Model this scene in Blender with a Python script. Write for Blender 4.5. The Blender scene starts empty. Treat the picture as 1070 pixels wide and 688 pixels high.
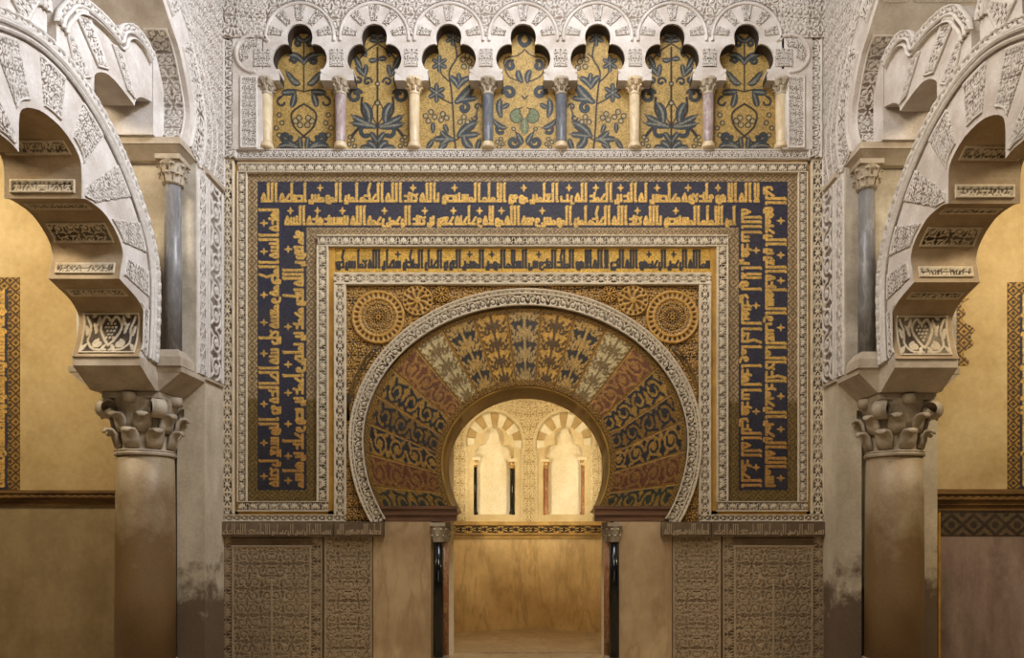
import bpy, math, random
import numpy as np
from mathutils import Vector
from mathutils.geometry import tessellate_polygon
random.seed(7); RS = np.random.RandomState(7)
PI = math.pi
col = bpy.context.scene.collection

# ------------------------------------------------------------------ measures
EYE = 1.65; F = 760.0; W = 9.0; UC = 556.0; VC = 555.0     # eye height, focal length in px, distance of the mihrab wall
def wx(u, y=W): return (u - UC) * y / F
def wz(v, y=W): return EYE + (VC - v) * y / F

# ------------------------------------------------------------------ objects
def root_of(o):
    while o.parent: o = o.parent
    return o
def tag(o, label=None, cat=None, group=None, kind=None):
    if label: o['label'] = label
    if cat: o['category'] = cat
    if group: o['group'] = group
    if kind: o['kind'] = kind
    return o
def thing(name, label, cat, loc=(0, 0, 0), group=None, kind=None):
    o = bpy.data.objects.new(name, None); col.objects.link(o); o.location = loc
    o.empty_display_size = .1
    return tag(o, label, cat, group, kind)
def link_mesh(name, me, mat, parent, co, smooth):
    co = np.asarray(co, dtype=np.float64).reshape(-1, 3)
    if parent: off = np.array(root_of(parent).location)
    else:
        mn, mx = co.min(0), co.max(0); off = np.array([(mn[0]+mx[0])/2, (mn[1]+mx[1])/2, mn[2]])
    me.vertices.foreach_set('co', (co - off).astype(np.float32).ravel())
    o = bpy.data.objects.new(name, me); col.objects.link(o)
    if parent: o.parent = parent
    else: o.location = off
    me.materials.append(mat)
    if smooth:
        me.polygons.foreach_set('use_smooth', np.ones(len(me.polygons), dtype=bool))
    me.update()
    return o
def mk(name, verts, faces, mat, parent=None, smooth=False):
    me = bpy.data.meshes.new(name)
    me.from_pydata([tuple(map(float, v)) for v in verts], [], faces)
    o = link_mesh(name, me, mat, parent, verts, smooth)
    me.validate()
    return o
class MB:
    def __init__(s): s.v = []; s.f = []
    def add(s, v, f):
        n = len(s.v); s.v += [tuple(map(float, p)) for p in v]; s.f += [tuple(i + n for i in q) for q in f]; return s
    def box(s, x0, x1, y0, y1, z0, z1):
        return s.hexa([(x0,y0,z0),(x1,y0,z0),(x1,y1,z0),(x0,y1,z0)], [(x0,y0,z1),(x1,y0,z1),(x1,y1,z1),(x0,y1,z1)])
    def hexa(s, b, t):
        return s.add(list(b)+list(t), [(3,2,1,0),(4,5,6,7),(0,1,5,4),(1,2,6,5),(2,3,7,6),(3,0,4,7)])
    def prism(s, outer, holes, fn, a, b):
        """2-D outline with holes extruded between a and b; fn(p,q,w) gives the 3-D point"""
        loops = [outer] + list(holes); flat = [p for l in loops for p in l]; n = len(flat)
        tris = tessellate_polygon([[Vector((p[0], p[1], 0)) for p in l] for l in loops])
        v = [fn(p[0], p[1], a) for p in flat] + [fn(p[0], p[1], b) for p in flat]
        f = [tuple(t) for t in tris] + [tuple(i + n for i in reversed(t)) for t in tris]
        k = 0
        for l in loops:
            m = len(l)
            for i in range(m):
                j = (i + 1) % m; f.append((k+i, k+j, k+j+n, k+i+n))
            k += m
        return s.add(v, f)
    def lathe(s, prof, cx, cy, seg=24, cap=True, a0=0., squash=None):
        v = []; f = []; m = len(prof)
        for k in range(seg):
            a = a0 + 2*PI*k/seg
            for r, z in prof: v.append((cx + r*math.cos(a), cy + r*math.sin(a), z))
        for k in range(seg):
            q = (k+1) % seg
            for i in range(m-1): f.append((k*m+i, q*m+i, q*m+i+1, k*m+i+1))
        if cap:
            f.append(tuple(k*m for k in reversed(range(seg)))); f.append(tuple(k*m+m-1 for k in range(seg)))
        return s.add(v, f)
    def sweep(s, pts, widths, thick, side, n=8):
        """flattened tube along pts; side = direction of the width"""
        pts = [Vector(p) for p in pts]; side = Vector(side).normalized(); v = []; f = []; m = len(pts)
        for i, p in enumerate(pts):
            t = (pts[min(i+1, m-1)] - pts[max(i-1, 0)]).normalized(); nrm = t.cross(side).normalized()
            th = thick[i] if isinstance(thick, (list, tuple)) else thick
            for k in range(n):
                a = 2*PI*k/n; v.append(tuple(p + side*widths[i]*math.cos(a) + nrm*th*math.sin(a)))
        for i in range(m-1):
            for k in range(n):
                q = (k+1) % n; f.append((i*n+k, i*n+q, (i+1)*n+q, (i+1)*n+k))
        f.append(tuple(reversed(range(n)))); f.append(tuple((m-1)*n+k for k in range(n)))
        return s.add(v, f)
    def build(s, name, mat, parent=None, smooth=False): return mk(name, s.v, s.f, mat, parent, smooth)

def attr(me, name, typ, arr):
    a = me.attributes.new(name, typ, 'POINT')
    a.data.foreach_set('color' if typ == 'FLOAT_COLOR' else 'value', np.ascontiguousarray(arr, dtype=np.float32).ravel())

def relief(name, P, H, mat, parent=None, pat=None, colr=None, sign=1.0, skirt=.03, nrm=None, mask=None, smooth=True):
    """a carved slab: P (nv,nu,3) base points, H (nv,nu) height along the surface normal; rim closed by a skirt"""
    P = np.asarray(P, float); nv, nu = H.shape
    if nrm is None:
        du = np.gradient(P, axis=1); dv = np.gradient(P, axis=0)
        N = np.cross(du, dv); N /= np.maximum(np.linalg.norm(N, axis=2, keepdims=True), 1e-9); N *= sign
    else: N = np.broadcast_to(np.array(nrm, float), P.shape)
    if mask is None and skirt:
        P = np.pad(P, ((1,1),(1,1),(0,0)), mode='edge'); N = np.pad(N, ((1,1),(1,1),(0,0)), mode='edge')
        H = np.pad(H, 1, constant_values=-skirt); nv += 2; nu += 2
        if pat is not None: pat = np.pad(pat, 1, mode='edge')
        if colr is not None: colr = np.pad(colr, ((1,1),(1,1),(0,0)), mode='edge')
    co = (P + N * H[..., None]).reshape(-1, 3)
    I = np.arange(nu*nv).reshape(nv, nu)
    Q = np.stack([I[:-1,:-1], I[:-1,1:], I[1:,1:], I[1:,:-1]], axis=-1)
    if nrm is None and sign < 0 or (nrm is not None and np.dot(np.cross(P[0,-1]-P[0,0], P[-1,0]-P[0,0]), np.array(nrm)) < 0): Q = Q[..., ::-1]
    if mask is not None:
        mk_ = mask[:-1,:-1] & mask[:-1,1:] & mask[1:,1:] & mask[1:,:-1]; Q = Q[mk_]
    Q = Q.reshape(-1, 4)
    used = np.zeros(nu*nv, bool); used[Q.ravel()] = True
    if not used.all():
        re = np.cumsum(used) - 1; Q = re[Q]; co = co[used]
        if pat is not None: pat = pat.reshape(-1)[used]
        if colr is not None: colr = colr.reshape(-1, 4)[used]
    me = bpy.data.meshes.new(name)
    me.vertices.add(len(co)); me.loops.add(Q.size); me.polygons.add(len(Q))
    me.loops.foreach_set('vertex_index', Q.astype(np.int32).ravel())
    me.polygons.foreach_set('loop_start', np.arange(0, Q.size, 4, dtype=np.int32))
    try: me.polygons.foreach_set('loop_total', np.full(len(Q), 4, dtype=np.int32))
    except Exception: pass
    o = link_mesh(name, me, mat, parent, co, smooth)
    me.update(calc_edges=True)
    if pat is not None: attr(me, 'pat', 'FLOAT', pat)
    if colr is not None: attr(me, 'col', 'FLOAT_COLOR', colr)
    return o

# ------------------------------------------------------------------ drawing into height fields
class Cv:
    """a drawing ground in metres; strokes are added as rounded ridges (h) or crisp masks (m)"""
    def __init__(s, w, h, px):
        s.px = px; s.nx = max(2, int(round(w/px))+1); s.ny = max(2, int(round(h/px))+1); s.w = w; s.h = h
        s.A = np.zeros((s.ny, s.nx), np.float32)
    def cap(s, p, q, r0, r1=None, A=None, crisp=False, val=1.0):
        r1 = r0 if r1 is None else r1; A = s.A if A is None else A; R = max(r0, r1) + 2*s.px
        i0 = max(0, int((min(p[0], q[0])-R)/s.px)); i1 = min(s.nx, int((max(p[0], q[0])+R)/s.px)+2)
        j0 = max(0, int((min(p[1], q[1])-R)/s.px)); j1 = min(s.ny, int((max(p[1], q[1])+R)/s.px)+2)
        if i1 <= i0 or j1 <= j0: return
        X = np.arange(i0, i1)[None, :]*s.px; Y = np.arange(j0, j1)[:, None]*s.px
        dx, dy = q[0]-p[0], q[1]-p[1]; L = dx*dx+dy*dy
        t = np.clip(((X-p[0])*dx+(Y-p[1])*dy)/L, 0, 1) if L > 1e-12 else 0*X+0*Y
        d = np.hypot(X-p[0]-t*dx, Y-p[1]-t*dy); r = r0+(r1-r0)*t
        if crisp: v = np.clip((r-d)/s.px+.5, 0, 1)*val
        else: v = np.sqrt(np.clip(1-(d/np.maximum(r, 1e-6))**2, 0, 1))*val
        B = A[j0:j1, i0:i1]; np.maximum(B, v, out=B)
    def stroke(s, pts, r, **k):
        n = len(pts)-1
        for i in range(n):
            ra = r(i/n) if callable(r) else r; rb = r((i+1)/n) if callable(r) else r
            s.cap(pts[i], pts[i+1], ra, rb, **k)
    def leaf(s, p, q, w, bend=0., n=8, **k):
        p = np.array(p, float); q = np.array(q, float); d = q-p; nn = np.array([-d[1], d[0]]); m = (p+q)/2+nn*bend
        pts = [(1-t)**2*p+2*t*(1-t)*m+t*t*q for t in np.linspace(0, 1, n+1)]
        s.stroke(pts, lambda t: w*(.22+.78*math.sin(PI*min(1, t*.8+.12))) * (1 if t < .75 else max(.2, (1-t)*4)), **k)
    def spiral(s, c, r0, r1, a0, turns, w, w1=None, **k):
        n = int(14*abs(turns))+4; w1 = w if w1 is None else w1
        pts = [(c[0]+(r0+(r1-r0)*t)*math.cos(a0+2*PI*turns*t), c[1]+(r0+(r1-r0)*t)*math.sin(a0+2*PI*turns*t)) for t in np.linspace(0, 1, n)]
        s.stroke(pts, lambda t: w+(w1-w)*t, **k); return pts
    def ring(s, c, r, w, **k): s.spiral(c, r, r, 0, 1, w, **k)

def fold(cell):
    return np.vstack([np.hstack([cell, cell[:, ::-1]]), np.hstack([cell[::-1], cell[::-1, ::-1]])])
def tile_scroll():
    c = Cv(1, 1, 1/72.)
    p = c.spiral((.5, .5), .47, .12, PI, -1.55, .062, .05)
    c.leaf((.52, .42), (.47, .66), .13, .2)
    for k, q, b in ((3, (.06, .96), .2), (7, (.95, .95), -.15), (11, (.96, .05), .15), (14, (.05, .06), .2)): c.leaf(p[k], q, .085, b)
    c.leaf(p[5], (.6, .68), .07, -.3); c.leaf(p[10], (.72, .3), .07, -.3); c.leaf(p[13], (.25, .33), .06, .3)
    return fold(c.A[:-1, :-1])
def tile_palmette():
    c = Cv(1, 1, 1/72.)
    c.stroke([(.0, .0), (.0, 1)], .06); c.leaf((0, .45), (0, 1.0), .14)
    c.spiral((.36, .30), .30, .08, PI*1.1, -1.2, .065, .05)
    c.leaf((0.02, .5), (.42, .95), .12, -.3); c.leaf((.1, .42), (.62, .68), .09, -.35); c.leaf((.55, .1), (.97, .42), .1, .3)
    c.leaf((.7, .5), (.98, .98), .09, .2); c.cap((.36, .32), (.37, .32), .08); c.cap((.8, .12), (.82, .1), .08)
    return np.hstack([c.A[:-1, ::-1][:, :-1], c.A[:-1, :-1]])
def tile_knot():
    c = Cv(1, 1, 1/72.)
    for ph in (0, PI):
        c.stroke([(t, .5+.34*math.sin(2*PI*t/2+ph/1.0)) for t in np.linspace(-.1, 1.1, 25)], .06)
    c.stroke([(0, .5), (.28, .5)], .05); c.leaf((.5, .5), (.5, .78), .1); c.leaf((.5, .5), (.5, .22), .1); c.leaf((.5, .5), (.78, .5), .08); c.leaf((.5, .5), (.22, .5), .08)
    for q in ((0, .08), (0, .92), (1, .08), (1, .92)): c.leaf((.5, q[1]), (q[0]*.72+.14, q[1]), .07, .2 if q[1] < .5 else -.2); c.leaf((q[0], .5), (q[0], .5+.32*(1 if q[1] > .5 else -1)), .08)
    return c.A[:-1, :-1]
def tile_lozenge():
    c = Cv(1, 1, 1/48.)
    for a, b in (((0, .5), (.5, .05)), ((.5, .05), (1, .5)), ((1, .5), (.5, .95)), ((.5, .95), (0, .5))): c.cap(a, b, .075, crisp=True)
    c.cap((.5, .5), (.5, .5), .17, crisp=True)
    for q in ((0, 0), (1, 0), (0, 1), (1, 1)): c.cap(q, q, .14, crisp=True)
    return c.A[:-1, :-1]
T_SC, T_PA, T_KN, T_LO = tile_scroll(), tile_palmette(), tile_knot(), tile_lozenge()
def samp(T, U, V):
    """bilinear periodic sample; one tile spans 1 x 1"""
    h, w = T.shape; x = np.mod(U, 1)*w; y = np.mod(V, 1)*h
    i = np.floor(x).astype(int); j = np.floor(y).astype(int); fx = x-i; fy = y-j; i %= w; j %= h; i2 = (i+1) % w; j2 = (j+1) % h
    return (T[j, i]*(1-fx)+T[j, i2]*fx)*(1-fy)+(T[j2, i]*(1-fx)+T[j2, i2]*fx)*fy
def smooth2(A, n=1):
    for _ in range(n):
        B = np.pad(A, 1, mode='edge'); A = (B[:-2, 1:-1]+B[2:, 1:-1]+B[1:-1, :-2]+B[1:-1, 2:]+4*A)/8
    return A
def scroll(U, V, s):
    wu = .17*s*np.sin(V/s*.83+1.0)+.10*s*np.sin(U/s*.61+V/s*.37); wv = .15*s*np.sin(U/s*.71+.4)+.10*s*np.cos(V/s*.53-U/s*.29)
    return samp(T_SC, (U+wu)/(2*s), (V+wv)/(2*s))          # cells of size s metres
def palmette(U, V, s): return samp(T_PA, U/(2*s), V/s)
def bandfield(U, V, w, kind='scroll', rim=.13, period=1.0):
    """ornament running along U on a band of width w, with a raised fillet on either edge"""
    wi = w*(1-2*rim); v = (V-w*rim)/wi
    if kind == 'scroll': A = samp(T_SC, U/(2*wi*period), v*.5)
    elif kind == 'palmette': A = samp(T_PA, U/(2*wi*period*.7), v)
    elif kind == 'knot': A = samp(T_KN, U/(wi*period*1.5), v)
    else: A = samp(T_SC, U/(wi*period), v)
    r = (v < 0) | (v > 1)
    return np.where(r, .95, A*.9)

# ------------------------------------------------------------------ materials
def new_mat(name):
    m = bpy.data.materials.new(name); m.use_nodes = True; nt = m.node_tree
    b = nt.nodes['Principled BSDF']; return m, nt, b
def N(nt, typ, **k):
    n = nt.nodes.new(typ)
    for a, v in k.items():
        if a in n.inputs.keys(): n.inputs[a].default_value = v
        else: setattr(n, a, v)
    return n
def mix(nt, fac, a, b, typ='MIX'):
    n = nt.nodes.new('ShaderNodeMix'); n.data_type = 'RGBA'; n.blend_type = typ
    for s, v in ((n.inputs[0], fac), (n.inputs[6], a), (n.inputs[7], b)):
        if hasattr(v, 'links') or hasattr(v, 'is_linked'): nt.links.new(v, s)
        elif isinstance(v, (int, float)): s.default_value = v
        else: s.default_value = (*v, 1) if len(v) == 3 else v
    return n.outputs[2]
def noise(nt, scale, detail=4, rough=.6, lo=.35, hi=.65, a=0., b=1., stretch=None):
    tc = N(nt, 'ShaderNodeTexCoord'); src = tc.outputs['Object']
    geo = N(nt, 'ShaderNodeNewGeometry'); src = geo.outputs['Position']
    if stretch:
        mp = N(nt, 'ShaderNodeMapping'); mp.inputs['Scale'].default_value = stretch; nt.links.new(src, mp.inputs[0]); src = mp.outputs[0]
    n = N(nt, 'ShaderNodeTexNoise', Scale=scale, Detail=detail, Roughness=rough); nt.links.new(src, n.inputs['Vector'])
    mr = N(nt, 'ShaderNodeMapRange'); nt.links.new(n.outputs[0], mr.inputs[0])
    for i, v in zip((1, 2, 3, 4), (lo, hi, a, b)): mr.inputs[i].default_value = v
    return mr.outputs[0]
def bump(nt, b, h, dist=.01, strength=.4):
    bp = N(nt, 'ShaderNodeBump', Strength=strength, Distance=dist); nt.links.new(h, bp.inputs['Height']); nt.links.new(bp.outputs[0], b.inputs['Normal'])
def S(r, g, b):     # sRGB 0-255 to linear
    f = lambda c: (c/255/12.92 if c <= 10 else ((c/255+.055)/1.055)**2.4)
    return (f(r), f(g), f(b))
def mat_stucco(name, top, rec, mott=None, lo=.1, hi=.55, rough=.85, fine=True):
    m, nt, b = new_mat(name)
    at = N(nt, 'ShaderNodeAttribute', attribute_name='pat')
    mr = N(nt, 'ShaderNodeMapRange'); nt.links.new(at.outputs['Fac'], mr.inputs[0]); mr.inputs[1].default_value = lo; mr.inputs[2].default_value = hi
    c = mix(nt, mr.outputs[0], rec, top)  # recess colour darkened to paint shade into the carved hollows
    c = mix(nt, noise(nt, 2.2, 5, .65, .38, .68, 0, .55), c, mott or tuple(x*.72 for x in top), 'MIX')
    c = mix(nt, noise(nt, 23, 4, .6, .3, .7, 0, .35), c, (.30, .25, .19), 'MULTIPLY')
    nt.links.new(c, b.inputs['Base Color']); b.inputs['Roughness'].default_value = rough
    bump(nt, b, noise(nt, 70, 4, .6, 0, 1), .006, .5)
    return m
def mat_plain(name, c1, c2, scale=2.0, rough=.8, c3=None, bumpd=.006, stretch=None, lo=.35, hi=.65):
    m, nt, b = new_mat(name)
    c = mix(nt, noise(nt, scale, 6, .62, lo, hi, stretch=stretch), c1, c2)
    if c3: c = mix(nt, noise(nt, scale*.37, 5, .7, .48, .66, 0, .8), c, c3)
    c = mix(nt, noise(nt, scale*14, 4, .6, .3, .7, 0, .22), c, (.35, .3, .24), 'MULTIPLY')
    nt.links.new(c, b.inputs['Base Color']); b.inputs['Roughness'].default_value = rough
    bump(nt, b, noise(nt, 45, 5, .65, 0, 1), bumpd, .5)
    return m
def mat_marble(name, base, dark, vein, rough=.35, rot=(0, .7, 0), scale=1.6, dist=3.0, amount=.75):
    """clouded marble with thin wandering veins running along one direction"""
    m, nt, b = new_mat(name)
    geo = N(nt, 'ShaderNodeNewGeometry'); mp = N(nt, 'ShaderNodeMapping'); mp.inputs['Rotation'].default_value = rot; mp.inputs['Scale'].default_value = (1, 1, .28); nt.links.new(geo.outputs['Position'], mp.inputs[0])
    def ridge(sc, w):
        n = N(nt, 'ShaderNodeTexNoise', Scale=sc, Detail=5.0, Roughness=.55, Distortion=dist*.12); nt.links.new(mp.outputs[0], n.inputs['Vector'])
        a = N(nt, 'ShaderNodeMath', operation='SUBTRACT'); nt.links.new(n.outputs[0], a.inputs[0]); a.inputs[1].default_value = .5
        a2 = N(nt, 'ShaderNodeMath', operation='ABSOLUTE'); nt.links.new(a.outputs[0], a2.inputs[0])
        r = N(nt, 'ShaderNodeMapRange'); nt.links.new(a2.outputs[0], r.inputs[0]); r.inputs[2].default_value = w; r.inputs[3].default_value = 1; r.inputs[4].default_value = 0; return r.outputs[0]
    c = mix(nt, noise(nt, scale*1.1, 6, .62, .36, .68, 0, .9), base, dark)
    v = N(nt, 'ShaderNodeMath', operation='MULTIPLY'); nt.links.new(ridge(scale*1.6, .035), v.inputs[0]); v.inputs[1].default_value = amount
    c = mix(nt, v.outputs[0], c, vein)
    v = N(nt, 'ShaderNodeMath', operation='MULTIPLY'); nt.links.new(ridge(scale*4.5, .05), v.inputs[0]); v.inputs[1].default_value = amount*.45
    c = mix(nt, v.outputs[0], c, vein)
    nt.links.new(c, b.inputs['Base Color']); b.inputs['Roughness'].default_value = rough
    bump(nt, b, noise(nt, 30, 4, .6, 0, 1), .003, .3)
    return m
def mat_mosaic(name, rough=.56):
    """glass tesserae: colour per vertex drawing (col), alpha = how metallic; each tessera tilts and varies a little"""
    m, nt, b = new_mat(name)
    at = N(nt, 'ShaderNodeAttribute', attribute_name='col'); geo = N(nt, 'ShaderNodeNewGeometry')
    vo = N(nt, 'ShaderNodeTexVoronoi', Scale=70.0); nt.links.new(geo.outputs['Position'], vo.inputs['Vector'])
    hs = N(nt, 'ShaderNodeSeparateColor'); nt.links.new(vo.outputs['Color'], hs.inputs[0])
    mr = N(nt, 'ShaderNodeMapRange'); nt.links.new(hs.outputs[0], mr.inputs[0]); mr.inputs[3].default_value = .62; mr.inputs[4].default_value = 1.28
    c = mix(nt, 1.0, at.outputs['Color'], mr.outputs[0], 'MULTIPLY')
    c = mix(nt, noise(nt, 3.2, 6, .7, .48, .75, 0, .35), c, (.085, .065, .04), 'MIX')
    nt.links.new(c, b.inputs['Base Color']); nt.links.new(at.outputs['Alpha'], b.inputs['Metallic']); b.inputs['Specular IOR Level'].default_value = .3
    b.inputs['Roughness'].default_value = rough
    bump(nt, b, vo.outputs['Color'], .006, .55)
    return m
M = {}
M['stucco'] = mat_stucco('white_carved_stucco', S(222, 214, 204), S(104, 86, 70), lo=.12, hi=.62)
M['stucco_soft'] = mat_stucco('softly_shaded_carved_stucco', S(222, 214, 204), S(136, 118, 102), lo=.08, hi=.75)  # same stucco with paler painted shade in the hollows
M['soffit_shade'] = mat_plain('shade_tan_arch_underside', S(190, 166, 132), S(156, 132, 100), 2.5)  # browner than the arch faces: underside shade put into the colour
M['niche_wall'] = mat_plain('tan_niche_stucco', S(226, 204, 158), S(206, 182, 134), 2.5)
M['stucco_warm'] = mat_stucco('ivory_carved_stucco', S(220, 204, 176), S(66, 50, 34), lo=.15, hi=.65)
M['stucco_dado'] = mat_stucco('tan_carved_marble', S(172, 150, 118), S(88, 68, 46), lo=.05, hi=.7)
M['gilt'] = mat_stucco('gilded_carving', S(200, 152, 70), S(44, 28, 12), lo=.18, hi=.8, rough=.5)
M['plain'] = mat_plain('plain_stucco', S(222, 214, 206), S(190, 178, 166), 3.0)
M['pier'] = mat_plain('worn_pale_plaster', S(214, 204, 186), S(172, 160, 142), 2.4, c3=S(150, 138, 120))
M['pierlow0'] = mat_plain('stained_plaster', S(212, 198, 172), S(180, 164, 138), 2.2, c3=S(128, 112, 92))
def mat_stained(name, c1, c2, stain, z0, z1, scale=2.2, rough=.75):
    """plaster or stone with rising damp: darker and browner towards the ground, with a ragged edge"""
    m, nt, b = new_mat(name)
    c = mix(nt, noise(nt, scale, 6, .62, stretch=(1, 1, .6)), c1, c2)
    geo = N(nt, 'ShaderNodeNewGeometry'); sp = N(nt, 'ShaderNodeSeparateXYZ'); nt.links.new(geo.outputs['Position'], sp.inputs[0])
    ad = N(nt, 'ShaderNodeMath', operation='ADD'); nt.links.new(sp.outputs[2], ad.inputs[0]); nt.links.new(noise(nt, 2.6, 6, .65, .3, .7, -.45, .45), ad.inputs[1])
    mr = N(nt, 'ShaderNodeMapRange'); nt.links.new(ad.outputs[0], mr.inputs[0]); mr.inputs[1].default_value = z1; mr.inputs[2].default_value = z0; mr.inputs[3].default_value = 0; mr.inputs[4].default_value = .9
    c = mix(nt, mr.outputs[0], c, stain)
    c = mix(nt, noise(nt, 30, 4, .6, .3, .7, 0, .25), c, (.35, .3, .24), 'MULTIPLY')
    nt.links.new(c, b.inputs['Base Color']); b.inputs['Roughness'].default_value = rough
    bump(nt, b, noise(nt, 45, 5, .65, 0, 1), .006, .5); return m
M['pierlow'] = mat_stained('damp_stained_plaster', S(220, 206, 180), S(186, 172, 148), S(98, 76, 54), .85, 1.2)
M['shaft'] = mat_stained('brown_marble_shaft', S(178, 160, 130), S(150, 126, 92), S(118, 90, 54), 1.4, 2.1, 1.6, .5)
M['reveal_shade'] = mat_plain('painted_reveal_shade', S(66, 50, 34), S(40, 30, 20), 5.0)  # dark brown stands for the shade inside the small trefoils
M['ochre'] = mat_plain('ochre_wall_plaster', S(206, 180, 128), S(182, 154, 102), 1.1, c3=S(220, 198, 150), bumpd=.004)
M['lowwall'] = mat_plain('dull_tan_wall_plaster', S(178, 156, 116), S(142, 120, 84), 1.0, c3=S(120, 100, 70), bumpd=.004, stretch=(1, 1, .5))
M['redslab'] = mat_plain('worn_pinkish_marble', S(158, 136, 122), S(112, 92, 82), 1.6, c3=S(176, 160, 150), stretch=(1.6, 1, .5))
M['impost'] = mat_plain('grey_veined_marble', S(206, 192, 172), S(168, 152, 132), 2.6, rough=.55)

M['capital'] = mat_plain('carved_grey_marble', S(192, 178, 156), S(150, 134, 112), 4.0, rough=.6)
M['grey'] = mat_marble('grey_marble_shaft', S(126, 123, 120), S(98, 95, 93), S(164, 162, 160), .4, (.2, .4, .3), 2.5, 3.0, .5)
M['blue'] = mat_marble('blue_grey_marble', S(104, 106, 110), S(78, 79, 84), S(146, 146, 146), .4, (.2, .4, .3), 6, 3.0, .5)
M['rose'] = mat_marble('mauve_veined_marble', S(170, 150, 142), S(120, 98, 100), S(205, 190, 178), .45, (.2, .4, .3), 6, 4.0, .6)
M['cream'] = mat_marble('cream_marble', S(220, 200, 164), S(196, 172, 134), S(180, 150, 110), .45, (.2, .4, .3), 4, 3.0, .5)
M['slab'] = mat_marble('beige_marble', S(200, 172, 132), S(164, 134, 96), S(148, 118, 82), .42, (0, .75, 0), 1.3, 2.0, .45)
M['nicheL'] = mat_marble('book_matched_marble', S(226, 196, 140), S(190, 154, 98), S(156, 122, 74), .42, (0, -.8, 0), 1.3, 1.5, .42)
M['nicheR'] = mat_marble('book_matched_marble_reverse', S(226, 196, 140), S(190, 154, 98), S(156, 122, 74), .42, (0, .8, 0), 1.3, 1.5, .42)
M['floor'] = mat_marble('pale_marble_floor', S(196, 176, 142), S(160, 138, 104), S(134, 112, 84), .3, (.2, .3, .6), 1.2, 5.0, .6)
M['black'] = mat_marble('black_marble', S(15, 15, 16), S(9, 9, 10), S(60, 57, 50), .14, (.2, .4, .3), 2.2, 9.0, .28)
M['jasper'] = mat_marble('red_speckled_marble', S(168, 108, 72), S(116, 70, 46), S(206, 170, 120), .35, (.2, .4, .3), 8, 6.0, .6)
M['gold'] = mat_plain('gilded_fillet', S(206, 160, 72), S(168, 124, 48), 5, rough=.45)
M['soffit'] = mat_plain('gilded_arch_underside', S(206, 166, 84), S(168, 128, 56), 3, rough=.5, c3=S(120, 86, 36))
M['wood'] = mat_plain('gilt_wooden_moulding', S(140, 104, 52), S(92, 64, 30), 6, rough=.6, stretch=(.3, 1, 1))
M['brown'] = mat_plain('brown_red_band', S(132, 92, 62), S(92, 62, 42), 5, rough=.6, stretch=(.4, 1, 3))
M['mosaic'] = mat_mosaic('glass_mosaic')
M['alab'] = mat_plain('cream_niche_marble', S(246, 236, 210), S(232, 214, 174), 2.2, rough=.5)
M['petal'] = mat_plain('ivory_voussoirs', S(238, 226, 196), S(224, 208, 172), 3.0)
M['tan'] = mat_plain('tan_voussoirs', S(196, 168, 116), S(172, 142, 92), 3.0)
M['gildcap'] = mat_plain('gilded_capital', S(200, 152, 70), S(150, 106, 40), 9, rough=.45)

# ------------------------------------------------------------------ flat helpers on the wall (seen square on)
RES = .0095
def wall_grid(u0, v0, u1, v1, y, res=RES):
    """grid over the photo rectangle on the plane at depth y: P, and metres U (rightwards) V (upwards)"""
    x0, x1 = sorted((wx(u0, y), wx(u1, y))); z0, z1 = sorted((wz(v0, y), wz(v1, y)))
    nu = max(2, int((x1-x0)/res)+1); nv = max(2, int((z1-z0)/res)+1)
    X, Z = np.meshgrid(np.linspace(x0, x1, nu), np.linspace(z0, z1, nv))
    P = np.stack([X, np.full_like(X, y), Z], -1); return P, X-x0, Z-z0
FRONT = (0, -1, 0)
def carved_band(name, u0, v0, u1, v1, y, depth=.022, kind='scroll', mat='stucco', parent=None, rim=.13, res=RES, period=1.0):
    P, U, V = wall_grid(u0, v0, u1, v1, y, res); w, h = U.max(), V.max()
    A = bandfield(U, V, h, kind, rim, period) if w >= h else bandfield(V, U, w, kind, rim, period)
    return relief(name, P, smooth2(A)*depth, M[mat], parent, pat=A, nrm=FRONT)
def carved_field(name, u0, v0, u1, v1, y, cell, depth=.025, kind='scroll', mat='stucco', parent=None, rim=.0, res=RES, mask_fn=None, extra=None):
    P, U, V = wall_grid(u0, v0, u1, v1, y, res)
    c0 = U.max()/2
    A = scroll(U-c0, V, cell) if kind == 'scroll' else palmette(U-c0, V, cell)
    if extra is not None: A = extra(P[..., 0], P[..., 2], A)
    if rim:
        e = np.minimum(np.minimum(U, U.max()-U), np.minimum(V, V.max()-V)); A = np.where(e < rim, .95, A)
    mk_ = mask_fn(P[..., 0], P[..., 2]) if mask_fn else None
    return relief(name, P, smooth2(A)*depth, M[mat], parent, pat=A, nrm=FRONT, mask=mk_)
def slab_box(name, u0, v0, u1, v1, y, mat, parent=None, back=W+.02, mb=None):
    b = mb or MB(); b.box(*sorted((wx(u0, y), wx(u1, y))), y, back, *sorted((wz(v0, y), wz(v1, y))))
    return b.build(name, M[mat] if isinstance(mat, str) else mat, parent) if mb is None else b
def cr(pts, n=6, closed=False):
    """Catmull-Rom through points"""
    P = [np.array(p, float) for p in pts]; out = []
    m = len(P)
    for i in range(m if closed else m-1):
        a, b, c, d = (P[(i-1) % m], P[i], P[(i+1) % m], P[(i+2) % m]) if closed else (P[max(i-1, 0)], P[i], P[i+1], P[min(i+2, m-1)])
        for t in np.arange(n)/n:
            out.append(.5*((2*b)+(-a+c)*t+(2*a-5*b+4*c-d)*t*t+(-a+3*b-3*c+d)*t**3))
    if not closed: out.append(P[-1])
    return [tuple(p) for p in out]
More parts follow.
